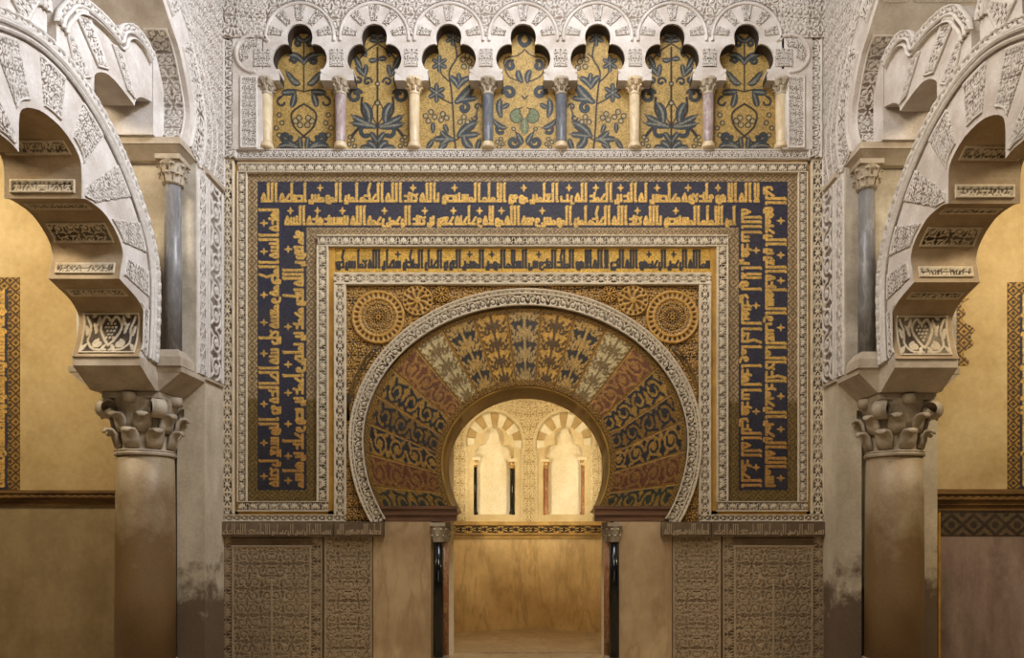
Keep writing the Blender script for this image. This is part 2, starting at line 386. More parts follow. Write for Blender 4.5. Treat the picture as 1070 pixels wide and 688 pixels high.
# ------------------------------------------------------------------ Kufic lettering
RJ = set('ادذرزوآءL')           # letters that never join to the left
def glyph(ch, jr, jl):
    """strokes of one letter in row units; t runs in reading direction, y up; jr / jl: joined to the letter before / after"""
    b = .13; T = .93; w = .042; L = []; low = .40
    V = lambda t, y0=b, y1=T: L.append(('v', t, y0, y1))
    Ln = lambda *p, r=w: L.append(('p', p, r))
    O = lambda t, y, r: L.append(('o', t, y, r))
    tall = False
    if ch == 'ا':
        if jr: Ln((0, b), (.10, b)); V(.10); a = .16
        else: V(.07); Ln((.07, b), (.02, b+.0)); a = .14
        tall = True
    elif ch == 'ل':
        V(.07); Ln((0, b) if jr else (.07, b), (.18, b)); a = .18; tall = True
        if not jl: Ln((.18, b), (.26, b), (.28, b+.1)); a = .31
    elif ch in 'بتثنيىئ' and jl:
        V(.06, b, low+(.07 if ch in 'بت' else 0)); Ln((0 if jr else .06, b), (.15, b)); a = .15
    elif ch in 'بتث': V(.06, b, low); Ln((0, b), (.34, b), (.36, low-.08)); a = .40
    elif ch == 'ن': Ln((0 if jr else .05, low), (.05, low), (.09, .18), (.06, .04)) if not jr else Ln((0, b), (.07, b+.06), (.10, .06), (.04, .02)); V(.06, b, low); Ln((.06, b), (.17, .03), (.19, .15)); a = .24
    elif ch in 'يىئ': Ln((0, b), (.12, b), (.14, .3), (.05, .36)); Ln((.12, b), (.10, .03), (-.12, .02)); a = .22
    elif ch in 'جحخ':
        Ln((.0, .43), (.21, b)); Ln((0 if jr else .04, b), (.26, b)); a = .25
        if not jl: Ln((.2, b), (.06, .03), (.3, .02)); a = .32
    elif ch in 'دذ': Ln((0, b), (.22, b)); Ln((.02, .5), (.06, .36), (.22, .36)); Ln((.22, b), (.22, .36)) if False else None; Ln((.06, .36), (.03, b)); a = .28
    elif ch in 'رز': Ln((0, b), (.06, b)) if jr else None; Ln((.05, .34), (.09, .16), (.07, .03), (-.02, .02)); a = .16
    elif ch == 'و': O(.09, .30, .075); Ln((.165, .30), (.16, .10), (.06, .03), (-.02, .03)); Ln((0, b), (.05, b+.1)) if jr else None; a = .24
    elif ch in 'سش':
        for k in range(3): V(.06+.115*k, b, low)
        Ln((0 if jr else .06, b), (.40, b)); a = .40
        if not jl: Ln((.4, b), (.44, .03), (.56, .03), (.58, .3)); a = .62
    elif ch in 'صض': Ln((.02, b), (.03, .36), (.30, .36), (.33, b)); Ln((0, b), (.44, b)); V(.40, b, low); a = .45
    elif ch in 'طظ': Ln((.02, b), (.03, .34), (.26, .34), (.29, b)); Ln((0, b), (.34, b)); Ln((.06, .34), (.01, T)); a = .34; tall = True
    elif ch in 'عغ':
        if jr: Ln((.03, .42), (.11, .2), (.19, .42), (.03, .42)); Ln((0, b), (.24, b)); V(.11, b, .25)
        else: Ln((.02, .44), (.12, .36), (.05, .24), (.08, b), (.24, b)); Ln((.12, .36), (.22, .44))
        a = .24
        if not jl: Ln((.1, b), (0.02, .02), (.26, .02)); a = .3
    elif ch in 'فق':
        O(.09, .32, .075); Ln((.11, .26), (.11, b)); Ln((0 if jr else .1, b), (.2, b)); a = .2
        if not jl: Ln((.16, .3), (.18, .05), (.06, .02), (.02, .1)); a = .26
    elif ch == 'ك':
        Ln((0 if jr else .04, b), (.28, b)); Ln((.05, .37), (.28, .37)); Ln((.28, b), (.28, .2)) if jl else None; Ln((.05, .37), (.05, b)) ; Ln((.05, .37), (.12, .62), (.02, T)); a = .30; tall = True
    elif ch == 'م': O(.10, .20, .075); Ln((0, b), (.2, b)); a = .2
    elif ch == 'ه' or ch == 'ة':
        if jl: O(.11, .26, .12); Ln((.11, b), (.11, .40)); Ln((0, b), (.24, b)); a = .24
        else: Ln((0, b), (.19, b)) ; Ln((.02, b), (.04, .30), (.10, .46), (.18, .28), (.19, b)); a = .23
    elif ch == 'L':
        Ln((.03, b), (.22, b)); Ln((.03, b), (.10, .24), (.05, .34), (.05, T)); Ln((.22, b), (.14, .24), (.20, .34), (.20, T)); a = .28; tall = True
    else: a = .1
    return L, a, tall
def layout(text):
    """list of (advance offset, strokes, ascender) and total length"""
    out = []; t = .05
    for wd in text.replace('لا', 'L').split():
        for i, ch in enumerate(wd):
            jr = i > 0 and wd[i-1] not in RJ; jl = i < len(wd)-1 and ch not in RJ
            if i and not jr: t += .045
            L, a, tall = glyph(ch, jr, jl); out.append((t, L, tall, a)); t += a
        t += .10
    return out, t
def write(c, text, t0, t1, y0, h, stem=.052, seed=1, star=True):
    """letters into mask c.A: canvas x is the reading direction; row from y0, height h, fitted between t0 and t1"""
    out, tot = layout(text); k = (t1-t0)/(tot); X = lambda t: t0+t*k; Y = lambda y: y0+y*h
    r = min(stem*h*1.12, .055*k+.02*h)
    free = []; last = 0
    for t, L, tall, a in out:
        if tall: free.append((last, t)); last = t+a
        for s in L:
            if s[0] == 'v':
                x = X(t+s[1]); c.cap((x, Y(s[2])), (x, Y(s[3])), r, r, crisp=True)
                if s[3] > .8: c.cap((x-r*.7, Y(s[3])+r*.4), (x+r*.9, Y(s[3]-.05)), r*.75, r*.5, crisp=True)
            elif s[0] == 'o':
                n = 12; rr = s[3]*h
                c.stroke([(X(t+s[1])+rr*.95*math.cos(q), Y(s[2])+rr*math.sin(q)) for q in np.linspace(0, 2*PI, n+1)], r*.9, crisp=True)
            else:
                c.stroke([(X(t+p[0]), Y(p[1])) for p in s[1]], r*s[2]/.042, crisp=True)
    free.append((last, tot))
    if star:
        for a, b in free:
            if (b-a)*k > .66*h:
                n = 1 if (b-a)*k < 2.2*h else 2
                for i in range(n):
                    x = X(a+(b-a)*(i+.5)/n); y = Y(.74); q = .115*h
                    for dx, dy in ((1, 0), (-1, 0), (0, 1), (0, -1)): c.cap((x, y), (x+dx*q*1.1, y+dy*q*1.3), r*1.15, r*.45, crisp=True)
def pix(A, c0, c1, m0=.0, m1=.0):
    """mask -> rgba colours (alpha = metallic)"""
    A = A[..., None]; a = np.array([*c0, m0]); b = np.array([*c1, m1]); return a*(1-A)+b*A
GOLD = S(214, 172, 92); GOLDB = S(196, 150, 66); NAVY = S(54, 53, 66); DARKB = S(46, 48, 58); BRN = S(112, 84, 44)
PALEB = S(198, 170, 118); REDB = S(140, 72, 42); SILV = S(206, 188, 146)

def text_panel(name, P, c, ground, ink, mg, mi, parent, wear=None):
    A = c.A
    C = pix(A, ground, ink, mg, mi)
    return relief(name, P, A*.004, M['mosaic'], parent, colr=C, nrm=FRONT, skirt=.012)
def flat_on(c, org, ex, ey, y):
    """canvas grid placed on the wall plane: org (x,z), ex / ey unit directions of canvas x / y"""
    X, Y = np.meshgrid(np.arange(c.nx)*c.px, np.arange(c.ny)*c.px)
    return np.stack([org[0]+X*ex[0]+Y*ey[0], np.full_like(X, y), org[1]+X*ex[1]+Y*ey[1]], -1)

# ================================================================== SETTING
CX = 546.0                           # axis of the mihrab in the photo
def mir(u): return 2*CX-u
# opening of the mihrab
OC = (549.2, 484.0, 87.0, 79.0)      # centre u, v, half width, half height
def ellipse_uv(cu, cv, a, b, a0, a1, n):
    return [(cu+a*math.cos(t), cv-b*math.sin(t)) for t in np.linspace(math.radians(a0), math.radians(a1), n)]
def ell(c, a, bu, bl, deg):
    t = np.radians(deg); s_ = np.sin(t); return c[0]+a*np.cos(t), c[1]-np.where(s_ > 0, bu, bl)*s_
E_OPEN = ((549.2, 484.), 87., 79., 92.); E_IN = ((549., 461.), 169., 141., 160.); E_OUT = ((549., 461.), 184.5, 159., 176.)
arch_open = [tuple(map(float, ell(*E_OPEN, d))) for d in np.linspace(-33, 213, 61)]
open_uv = [(641, 760), (641, 546)] + arch_open + [(460, 546), (460, 760)]
to_xz = lambda L, y=W: [(wx(u, y), wz(v, y)) for u, v in L]
b = MB()
zt = wz(159)
op = to_xz(open_uv); op[0] = (op[0][0], 0.0); op[-1] = (op[-1][0], 0.0)
outer = [(-9, 0), (op[-1][0], 0)] + list(reversed(op))[1:-1] + [(op[0][0], 0), (9, 0), (9, zt), (-9, zt)]
b.prism(outer, [], lambda p, q, w: (p, w, q), W+.03, W+.78); b.box(-9, 9, W+.09, W+.78, zt, 8.4)
o = b.build('wall_back', M['ochre']); tag(o, kind='structure')
o = MB().box(-9, 9, -3, 13.2, -.2, 0).build('floor', M['floor']); tag(o, kind='structure')

# niche room behind the opening (octagonal)
NV = [(-1.05, 9.76), (-1.86, 10.5), (-1.86, 11.5), (-.06, 12.3), (1.74, 11.5), (1.74, 10.5), (.93, 9.76)]
b = MB()
for (x0, y0), (x1, y1) in zip(NV[:-1], NV[1:]):
    dx, dy = x1-x0, y1-y0; L = math.hypot(dx, dy); nx, ny = -dy/L, dx/L       # outward
    if True: b.hexa([(x0, y0, 0), (x1, y1, 0), (x1+nx*.2, y1+ny*.2, 0), (x0+nx*.2, y0+ny*.2, 0)], [(x0, y0, 4.3), (x1, y1, 4.3), (x1+nx*.2, y1+ny*.2, 4.3), (x0+nx*.2, y0+ny*.2, 4.3)])
o = b.build('wall_niche', M['alab']); tag(o, kind='structure')
dome = MB()
ring = [(x, y) for x, y in NV]; cxn, cyn = -.06, 10.9
n = 8; vv = []; ff = []
for k in range(n+1):
    f = math.cos(k/n*PI/2); z = 4.28+1.1*math.sin(k/n*PI/2)
    vv += [(cxn+(x-cxn)*(f*.99+.01), cyn+(y-cyn)*(f*.99+.01), z) for x, y in ring]
m = len(ring)
for k in range(n):
    for i in range(m):
        j = (i+1) % m; ff.append((k*m+i, k*m+j, (k+1)*m+j, (k+1)*m+i))
dome.add(vv, ff); o = dome.build('ceiling_niche', M['alab'], smooth=False); tag(o, kind='structure')
o = MB().box(-1.9, 1.8, 9.78, 12.4, -.02, .012).build('niche_pavement', M['floor']); tag(o, 'pale veined marble paving of the lit niche, below its two small arches', 'paving')

# ================================================================== UPPER ARCADE
YA = 8.885; YM = 9.055      # face of the arcade, mosaics behind
colu = [279, 356, 433, 510, 586.5, 663, 740, 816]
archc = [313.2+77.85*i for i in range(7)]
ordn = ['first', 'second', 'third', 'fourth', 'fifth', 'sixth', 'seventh']
def trefoil(c):
    """opening outline (u,v) right half from the springing up, mirrored"""
    h = [(21.5, 84), (21.5, 78), (24, 73), (27.5, 66.5), (28.3, 60), (26, 52.5), (21, 47.5), (15, 45.8), (12.2, 46.4), (13.2, 40), (12.4, 33.5), (9, 28), (4.5, 25.4), (0, 24.6)]
    R = cr(h, 3); return [(c+x, y) for x, y in R] + [(c-x, y) for x, y in reversed(R[:-1])]
floral = {}
def floral_canvas(kind, w, h):
    c = Cv(w, h, .0075); O = np.zeros_like(c.A); I = np.zeros_like(c.A); G = np.zeros_like(c.A); D = np.zeros_like(c.A)
    sx = w/80.; X = lambda x: w/2+x*sx; Z = lambda y: (130-y)*h/130.       # drawing units: 80 wide, y 0 top ... 130 bottom
    def lf(p, q, r, bend=0., green=False):
        P, Q = (X(p[0]), Z(p[1])), (X(q[0]), Z(q[1])); rr = r*sx
        c.leaf(P, Q, rr+.009, bend, A=O, crisp=True); c.leaf(P, Q, rr, bend, A=(G if green else I), crisp=True); c.leaf(P, Q, max(rr*.28, .0035), bend, A=D, crisp=True, val=.55)
    def ln(pts, r=.7): c.stroke([(X(a), Z(q)) for a, q in cr(pts, 5)], r*sx*1.25, A=O, crisp=True)
    def curl(cc, r0, r1, a0, turns, r=2.4):
        P = (X(cc[0]), Z(cc[1])); c.spiral(P, r0*sx, r1*sx, a0, turns, (r*.6+.6)*sx, (r*.75+.7)*sx, A=O, crisp=True); c.spiral(P, r0*sx, r1*sx, a0, turns, r*sx*.5, r*sx*.68, A=I, crisp=True)
    def berry(x, y, r=2.2):
        c.ring((X(x), Z(y)), r*sx, .007, A=O, crisp=True); c.cap((X(x), Z(y)), (X(x)+.001, Z(y)), r*.55*sx, A=D, crisp=True)
    def star(x, y, r):
        for k in range(6): a = PI/2+k*PI/3; lf((x+1.5*math.cos(a), y-1.5*math.sin(a)), (x+r*math.cos(a), y-r*math.sin(a)), r*.2)
        berry(x, y, 1.8)
    for s in (1, -1):
        if kind == 0:
            lf((0, 22), (s*9, 14), 2.6, -.3*s); lf((0, 14), (s*4, 4), 2.2, .2*s); curl((s*6, 24), 4, 1.5, PI/2 if s > 0 else PI/2, -.8*s, 1.5)
            ln([(0, 20), (0, 50), (0, 72)]); lf((0, 44), (s*20, 36), 3, .4*s); curl((s*11, 41), 4, 1.4, PI, s*.9, 1.6)
            for a, q in ((20, 50), (17, 57), (13, 62)): lf((s*5, 64), (s*a, q), 2.4, -.15*s)
            ln([(0, 72), (s*15, 70), (s*28, 80)]); lf((s*10, 72), (s*25, 73), 3.2); lf((s*10, 74), (s*14, 88), 3, .1); curl((s*24, 82), 6, 3, PI/2, -.7*s, .8)
            ln([(0, 84), (s*13, 93), (s*11, 106), (0, 116), (-s*12, 124)], .9)
            for x, y in ((5, 98), (4, 105), (9, 101)): berry(s*x, y, 3)
            for x, y in ((27, 95), (24, 103), (30, 108), (27, 115)): berry(s*x, y, 2.4)
            curl((s*20, 117), 6, 2, PI if s > 0 else 0, s*.9, 3); lf((s*8, 128), (s*30, 128), 3, .3*s); lf((s*7, 127), (s*17, 122), 3); lf((s*3, 129), (s*5, 116), 2.4)
        elif kind == 1:
            lf((0, 17), (s*10, 12), 2.6, -.2*s); lf((0, 14), (s*6, 5), 2.2); lf((0, 12), (0, 2), 2.0); lf((0, 22), (s*9, 21), 2.2, .2*s)
            ln([(0, 24), (s*14, 33), (s*24, 45)]); lf((s*13, 36), (s*16, 26), 3, .2); lf((s*18, 48), (s*25, 36), 2.6); lf((s*14, 56), (s*12, 44), 2.4); lf((s*14, 56), (s*24, 46), 2.6); lf((s*2, 40), (s*9, 40), 2.4, .3)
            ln([(0, 28), (0, 128)], .9); curl((s*11, 62), 5, 1.5, 0 if s < 0 else PI, -s*.9, 1.2); curl((s*21, 61), 4.5, 1.5, 0 if s > 0 else PI, s*.9, 1.2)
            curl((s*25, 76), 8, 3, PI*.15 if s < 0 else PI*.85, -s*1.15, 2.2); lf((s*9, 102), (s*17, 82), 4.2, .25*s); ln([(s*9, 102), (s*17, 92), (s*17, 78)], 1.2); ln([(0, 80), (s*7, 92), (0, 106)], .6)
            lf((s*3, 106), (s*30, 94), 3.4, -.1*s); lf((s*3, 107), (s*31, 103), 3.6, -.05); ln([(0, 107), (s*18, 107), (s*28, 116)], 1.4)
            curl((s*12, 112), 8, 4, PI/2, s*-.55, 2.6); lf((s*1, 121), (s*8, 112), 2.6); lf((s*2, 129), (s*12, 122), 3.4, .3*s); lf((s*4, 130), (s*20, 128), 3, .2*s)
            for x, y in ((27, 120), (31, 124), (25, 126), (30, 117)): berry(s*x, y, 2.2)
            berry(0, 64, 2.4); berry(0, 83, 2.8)
        elif kind == 3:
            curl((s*1, 20), 7, 6.4, PI/2, s*.5, 2.4); ln([(0, 30), (s*8, 36), (s*22, 40), (s*18, 56), (s*4, 62)], .6)
            curl((s*15, 46), 5.5, 2, PI*.6 if s > 0 else PI*.4, -s*.9, 2.2); lf((s*3, 62), (s*7, 50), 3, .2)
            curl((s*17, 73), 7, 2.5, 0 if s > 0 else PI, s*1.0, 2.6); lf((s*26, 96), (s*26, 78), 3.2, -.2*s); lf((s*24, 88), (s*17, 84), 2.2)
            ln([(-3*s, 76), (0, 79), (3*s, 76)], .7); ln([(s*3, 88), (s*10, 90)], .6)
            P = (X(s*8), Z(97)); c.spiral(P, 6*sx, 1.5*sx, PI*.5, -s*.9, 3.6*sx, A=O, crisp=True); c.spiral(P, 6*sx, 1.5*sx, PI*.5, -s*.9, 2.6*sx, A=G, crisp=True)
            lf((s*34, 100), (s*18, 108), 2.6, .3*s); curl((s*26, 110), 5.5, 3, PI/2, -s*.6, 2)
            lf((s*8, 114), (s*2, 124), 2.6); ln([(s*10, 112), (s*5, 120), (s*3, 124)], .8); curl((s*12, 122), 7, 2, PI*1.0 if s > 0 else 0, s*.95, 2.4); berry(s*12, 109, 2)
            for x, y in ((26, 119), (30, 122), (24, 124), (28, 127)): berry(s*x, y, 2)
            if s > 0: lf((0, 100), (0, 114), 4, 0, True)
    if kind == 2:
        star(2, 18, 9); ln([(4, 24), (6, 38), (-2, 52), (0, 70), (2, 90), (3, 110), (5, 129)], .8); star(-13, 44, 9); star(-16, 73, 10)
        ln([(-2, 62), (-10, 55), (-13, 48)]); ln([(1, 84), (-8, 80), (-15, 76)]); ln([(6, 38), (11, 34)])
        for x, y in ((13, 40), (20, 42), (14, 47), (22, 48), (18, 36)): berry(x, y, 2.8)
        lf((8, 68), (-3, 56), 3, -.2); lf((8, 68), (22, 58), 3, .3); lf((9, 62), (8, 53), 2.2); lf((6, 82), (24, 64), 5, -.15); lf((10, 80), (30, 78), 2.8); curl((14, 88), 6, 2, PI/2, -.85, 2.6)
        for x, y in ((-22, 92), (-28, 96), (-18, 97), (-9, 94), (-5, 98), (-11, 100), (-25, 101), (14, 97), (10, 102), (18, 102)): berry(x, y, 2.7)
        lf((8, 116), (30, 102), 4, .2); lf((10, 116), (32, 114), 3); lf((14, 116), (24, 128), 4, -.3); ln([(5, 120), (16, 114), (26, 106), (28, 94), (30, 86)]); curl((29, 87), 4, 1.5, 0, .8, .8); curl((26, 98), 3.5, 1.5, PI, .8, .8)
        lf((2, 120), (-12, 110), 3, .2); lf((2, 119), (-22, 119), 3); lf((0, 119), (-12, 126), 3, -.2); ln([(4, 122), (-6, 116), (-16, 117)]); lf((-4, 112), (-8, 104), 2); lf((-20, 112), (-20, 102), 2); lf((-26, 128), (-20, 120), 2.4); lf((-12, 130), (-4, 124), 3, .3); lf((28, 130), (32, 118), 2.4)
    ground = pix(np.zeros_like(c.A), S(172, 142, 82), GOLD, .15)
    out = ground
    for A, cc, mt in ((O, S(50, 42, 34), 0), (I, S(54, 62, 68), 0), (G, S(112, 122, 86), 0), (D, S(160, 150, 122), 0)):
        out = out*(1-A[..., None])+np.array([*cc, mt])*A[..., None]
    return c, out
uM0, uM1 = -38.5, 38.5
desc = ['dark green tendrils crossing in a loop', 'a bush of curled blue leaves', 'blue six-petalled flowers', 'green trefoil among blue paired curls',
        'blue six-petalled flowers', 'a bush of curled blue leaves', 'dark green tendrils crossing in a loop']
whereM = ['leftmost of the seven', 'second from the left', 'third from the left, left of the centre', 'middle of the seven', 'third from the right, right of the centre', 'second from the right', 'rightmost of the seven']
for i in range(7):
    mu = (colu[i]+colu[i+1])/2
    kind = [0, 1, 2, 3, 2, 1, 0][i]
    w = 76.5*YM/F; x0 = wx(mu-38.2, YM); z1 = wz(20, YM); z0 = wz(157, YM)
    c, C = floral_canvas(kind, w, z1-z0)
    if i == 4: C = C[:, ::-1]
    X, Z = np.meshgrid(np.linspace(0, w, c.nx), np.linspace(0, z1-z0, c.ny))
    P = np.stack([x0+X, np.full_like(X, YM), z0+Z], -1)
    o = relief('floral_mosaic', P, np.zeros_like(X), M['mosaic'], None, colr=C, nrm=FRONT, skirt=.012)
    tag(o, 'gold mosaic with %s, %s' % (desc[i], whereM[i]), 'mosaic', 'mosaic panels of the upper arcade')
# arches: each a slab with the trefoil cut out, carved voussoirs as parts
for i in range(7):
    c = archc[i]
    r = thing('trefoil_arch', 'small white trefoil arch over the gold mosaic, %s' % whereM[i], 'arch', (wx(c, YA), YA, wz(84, YA)), 'trefoil arches of the upper arcade')
    half = 38.93
    tre = trefoil(c)
    pts = [(c+21.5, 84)] + tre[1:-1] + [(c-21.5, 84), (c-half, 84), (c-half, -6), (c+half, -6), (c+half, 84)]
    b = MB(); b.prism(to_xz(pts, YA), [], lambda p, q, w: (p, w, q), YA, YM+.0)
    b.build('arch_slab', M['plain'], r)
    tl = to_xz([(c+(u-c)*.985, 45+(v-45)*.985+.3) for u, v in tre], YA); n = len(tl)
    MB().add([(p, YA+.02, q) for p, q in tl]+[(p, YM-.003, q) for p, q in tl], [(i, i+1, n+i+1, n+i) for i in range(n-1)]).build('reveal_shade_lining', M['reveal_shade'], r)  # added dark strip paints the shaded crescents of the opening
    # fan of voussoirs: carved ones raised, between radii, and extrados fillet
    cc = (c, 39.)
    def polar(a0, a1, r0, r1, nu, nv, y, ce=cc):
        A_, R_ = np.meshgrid(np.linspace(math.radians(a0), math.radians(a1), nu), np.linspace(0, 1, nv))
        R_ = r0+(r1-r0)*R_; u = ce[0]+R_*np.cos(A_); v = ce[1]-R_*np.sin(A_)
        return np.stack([(u-UC)*y/F, np.full_like(u, y), EYE+(VC-v)*y/F], -1), R_*np.cos(A_)*y/F, R_*np.sin(A_)*y/F
    for a0, a1 in ((80, 100), (42, 60), (120, 138), (5, 22), (158, 175)):
        P, U, V = polar(a0, a1, 17.5 if a0 > 30 and a0 < 150 else 19, 33.5, 14, 18, YA-.004)
        ang = math.radians((a0+a1)/2); Uu = U*math.sin(ang)-V*math.cos(ang); Vv = U*math.cos(ang)+V*math.sin(ang)
        A = scroll(Uu, Vv, .058); relief('carved_voussoir', P, A*.014, M['stucco'], r, pat=A, nrm=FRONT, skirt=.006)
    P, U, V = polar(-6, 186, 34.2, 37.6, 90, 5, YA-.006); A = np.ones(U.shape); A[0] = A[-1] = .2; relief('extrados_fillet', P, A*.016, M['plain'], r, nrm=FRONT, skirt=.01)
    # pendant carved panel over the springing, right of this arch
    for s in ((1,) if i < 6 else (1, -1)) if i else (1, -1):
        uu = c+s*half; wd = 7.0 if 0 < i < 6 or (i == 0 and s > 0) or (i == 6 and s < 0) else 9
        P, U, V = wall_grid(uu-wd, 51, uu+wd, 69.5, YA-.004, .008); A = scroll(np.abs(U-U.max()/2), V+.02, .062)
        dd = np.abs(U-U.max()/2)/(U.max()/2); keep = dd*.5 < 1.06-np.clip((V-.12)/(V.max()-.12), 0, 1)*.62
        A = np.where(keep, A, 0.6); relief('carved_pendant', P, np.where(keep, A*.014, -.004), M['stucco'], r, pat=A, nrm=FRONT, skirt=.004)
# springing blocks and columns
cmats = ['cream', 'rose', 'cream', 'blue', 'blue', 'cream', 'rose', 'cream']
cname = ['cream', 'mauve veined', 'cream', 'blue grey', 'blue grey', 'cream', 'mauve veined', 'cream']
YC = YA+.055
for i, u in enumerate(colu):
    uu = (archc[i-1]+archc[i])/2 if 0 < i < 7 else (archc[0]-38.5 if i == 0 else archc[6]+38.5)
    x = wx(u, YC); z0 = wz(156, YC); zc0 = wz(99, YC); zc1 = wz(84.2, YC); px = YC/F
    pl = ['leftmost', 'second from the left', 'third from the left', 'just left of the middle mosaic', 'just right of the middle mosaic', 'third from the right', 'second from the right', 'rightmost'][i]
    r = thing('small_column', 'slender %s marble column between gold mosaics, %s' % (cname[i], pl), 'column', (x, YC, z0), 'columns of the upper arcade')
    MB().lathe([(5.6*px, zc0), (5.2*px, z0+.09), (5.4*px, z0+.07)], x, YC, 18).build('shaft', M[cmats[i]], r, True)
    b = MB(); b.lathe([(7*px, z0), (7*px, z0+.03), (6*px, z0+.04), (6.6*px, z0+.055), (5.6*px, z0+.075)], x, YC, 18); b.build('base', M['cream'], r, True)
    b = MB(); b.lathe([(5.6*px, zc0-.02), (6.3*px, zc0-.01), (5.8*px, zc0+.01), (6.6*px, zc0+.08), (8.6*px, zc1-.035), (9*px, zc1-.03), (9*px, zc1)], x, YC, 20)
    for row, (za, rr, n) in enumerate(((.02, 6.0, 8), (.085, 6.9, 8))):
        for k in range(n):
            a = 2*PI*(k+.5*row)/n; d = Vector((math.cos(a), math.sin(a), 0)); base = Vector((x, YC, 0))
            pts = [base+d*(rr*px)+Vector((0, 0, zc0+za)), base+d*((rr+.8)*px)+Vector((0, 0, zc0+za+.045)), base+d*((rr+2.6)*px)+Vector((0, 0, zc0+za+.062)), base+d*((rr+3)*px)+Vector((0, 0, zc0+za+.045))]
            b.sweep(pts, [.02, .022, .018, .008], .008, Vector((-d.y, d.x, 0)), 6)
    b.build('capital', M['capital'] if i not in (2, 5) else M['cream'], r, True)
    # impost block: spreads to the arch face
    b = MB(); t0, t1 = 9.2*px, 17.2*px
    xi = wx(uu, YA)
    b.hexa([(x-t0, YA+.0, zc1), (x+t0, YA+.0, zc1), (x+t0, YM-.002, zc1), (x-t0, YM-.002, zc1)], [(xi-t1, YA-.006, wz(75, YA)), (xi+t1, YA-.006, wz(75, YA)), (xi+t1, YM-.002, wz(75, YA)), (xi-t1, YM-.002, wz(75, YA))])
    b.box(xi-t1, xi+t1, YA-.006, YM-.002, wz(75, YA), wz(72.5, YA)); b.build('impost', M['plain'], r)
# stucco above and beside the arcade
yS = YA-.0
def arc_mask(x, z):     # leaves the fans of the arches free
    k = np.ones(x.shape, bool)
    for c in archc: k &= np.hypot((x-wx(c, yS))*F/yS, (z-wz(39, yS))*F/yS) > 37.0
    return k & ~((z < wz(38, yS)) & (x > wx(archc[0], yS)) & (x < wx(archc[6], yS)))
o = carved_field('spandrel_carving', 231, -6, 862, 40, yS-.004, .13, .024, mat='stucco_soft', mask_fn=arc_mask)
tag(o, 'white stucco carved with scrolling leaves, filling the spandrels above the seven small arches', 'stucco')
o = MB().box(wx(232), wx(860), YA+.02, W+.05, wz(2), 8.3).build('upper_wall_stucco', M['plain'])
tag(o, 'plain white stucco wall above the row of small arches', 'wall')
o = carved_field('wall_carving', 225, -130, 866, -6, yS, .13, .022, mat='stucco_soft'); tag(o, 'white carved stucco field at the very top above the row of small arches', 'stucco')
for s, lab in ((1, 'left'), (-1, 'right')):
    f = (lambda u: u) if s > 0 else mir
    r = thing('stucco_pilaster', 'white stucco pilaster with carved leaf strip and round motif, %s end of the small arches' % lab, 'panel', (wx(f(260), YA), YA, wz(156, YA)))
    mb = MB(); mb.box(*sorted((wx(f(243), YA), wx(f(275), YA))), YA+.0, W+.03, wz(156, YA), wz(-2, YA)); mb.build('backing', M['plain'], r)
    carved_field('carved_leaf_panel', f(251), 80, f(269), 155, YA-.002, .052, .016, 'scroll', parent=r, rim=.018, res=.008)
    c = (f(266), 56)
    def rr(a0, a1, r0, r1, nu, nv, y=YA-.002, c=c):
        A_, R_ = np.meshgrid(np.linspace(math.radians(a0), math.radians(a1), nu), np.linspace(r0, r1, nv)); u = c[0]+R_*np.cos(A_); v = c[1]-R_*np.sin(A_)
        return np.stack([(u-UC)*y/F, np.full_like(u, y), EYE+(VC-v)*y/F], -1), R_*y/F, A_
    a0, a1 = (40, 275) if s > 0 else (140, -95)
    P, R_, A_ = rr(a0, a1, 17.5, 21.5, 60, 5); A = np.ones(R_.shape); A[0] = A[-1] = 0; relief('round_moulding', P, A*.02, M['plain'], r, nrm=FRONT, skirt=.01)
    P, R_, A_ = rr(a0+30*s, a1-60*s, 7, 15.5, 40, 14); A = scroll(P[..., 0], P[..., 2], .06); relief('carved_rosette', P, A*.016, M['stucco'], r, pat=A, nrm=FRONT, skirt=.005)
    o = carved_band('carved_strip', f(233), -120, f(247), 165, YA+.02, .02, 'scroll'); tag(o, 'vertical strip of carved white stucco at the %s edge, beside the row of small arches' % lab, 'stucco')
    o = carved_field('corner_carving', f(248), -6, f(278), 34, YA-.004, .12, .02, mat='stucco_soft'); tag(o, 'patch of carved white stucco in the top %s corner above the small arches' % lab, 'stucco')
o = thing('carved_sill', 'long carved stucco sill under the row of small columns', 'sill', (wx(CX), 8.93, wz(166)))
mb = MB(); mb.box(wx(245, 8.93), wx(847, 8.93), 8.935, W+.05, wz(166.5, 8.93), wz(155.5, 8.93)); mb.build('sill_slab', M['plain'], o)
carved_band('carved_face', 245, 156.5, 847, 166, 8.932, .02, 'scroll', 'stucco', o, rim=.14, res=.008)
# ================================================================== FRAMES AROUND THE MIHRAB
yO, yU, yMo, yG = 8.94, 8.962, 8.99, 9.0
def rails(name, label, cat, pieces, y, kind, mat='stucco_warm', depth=.02, rim=.14, res=RES, group=None):
    r = thing(name, label, cat, (wx(CX, y), y, wz(545, y)), group)
    for pn, u0, v0, u1, v1 in pieces: carved_band(pn, u0, v0, u1, v1, y, depth, kind, mat, r, rim, res, 1.0)
    return r
both = lambda n, u0, v0, u1, v1: [('left_'+n, u0, v0, u1, v1), ('right_'+n, mir(u1), v0, mir(u0), v1)]
def both2(n, u0, v0, u1, v1): return [(n, u0, v0, u1, v1), (n, mir(u1), v0, mir(u0), v1)]
rails('outer_frame', 'outermost ivory carved stucco border around the whole mihrab front, down to the dado', 'frame',
      both2('side_strip', 230.5, 166.5, 244.5, 537.5) + both2('bottom_strip', 231, 538, 361, 545.5) + both2('inner_strip', 349, 298, 361.5, 538) + [('top_strip', 349, 285.5, mir(349), 297.8)], yO, 'knot')
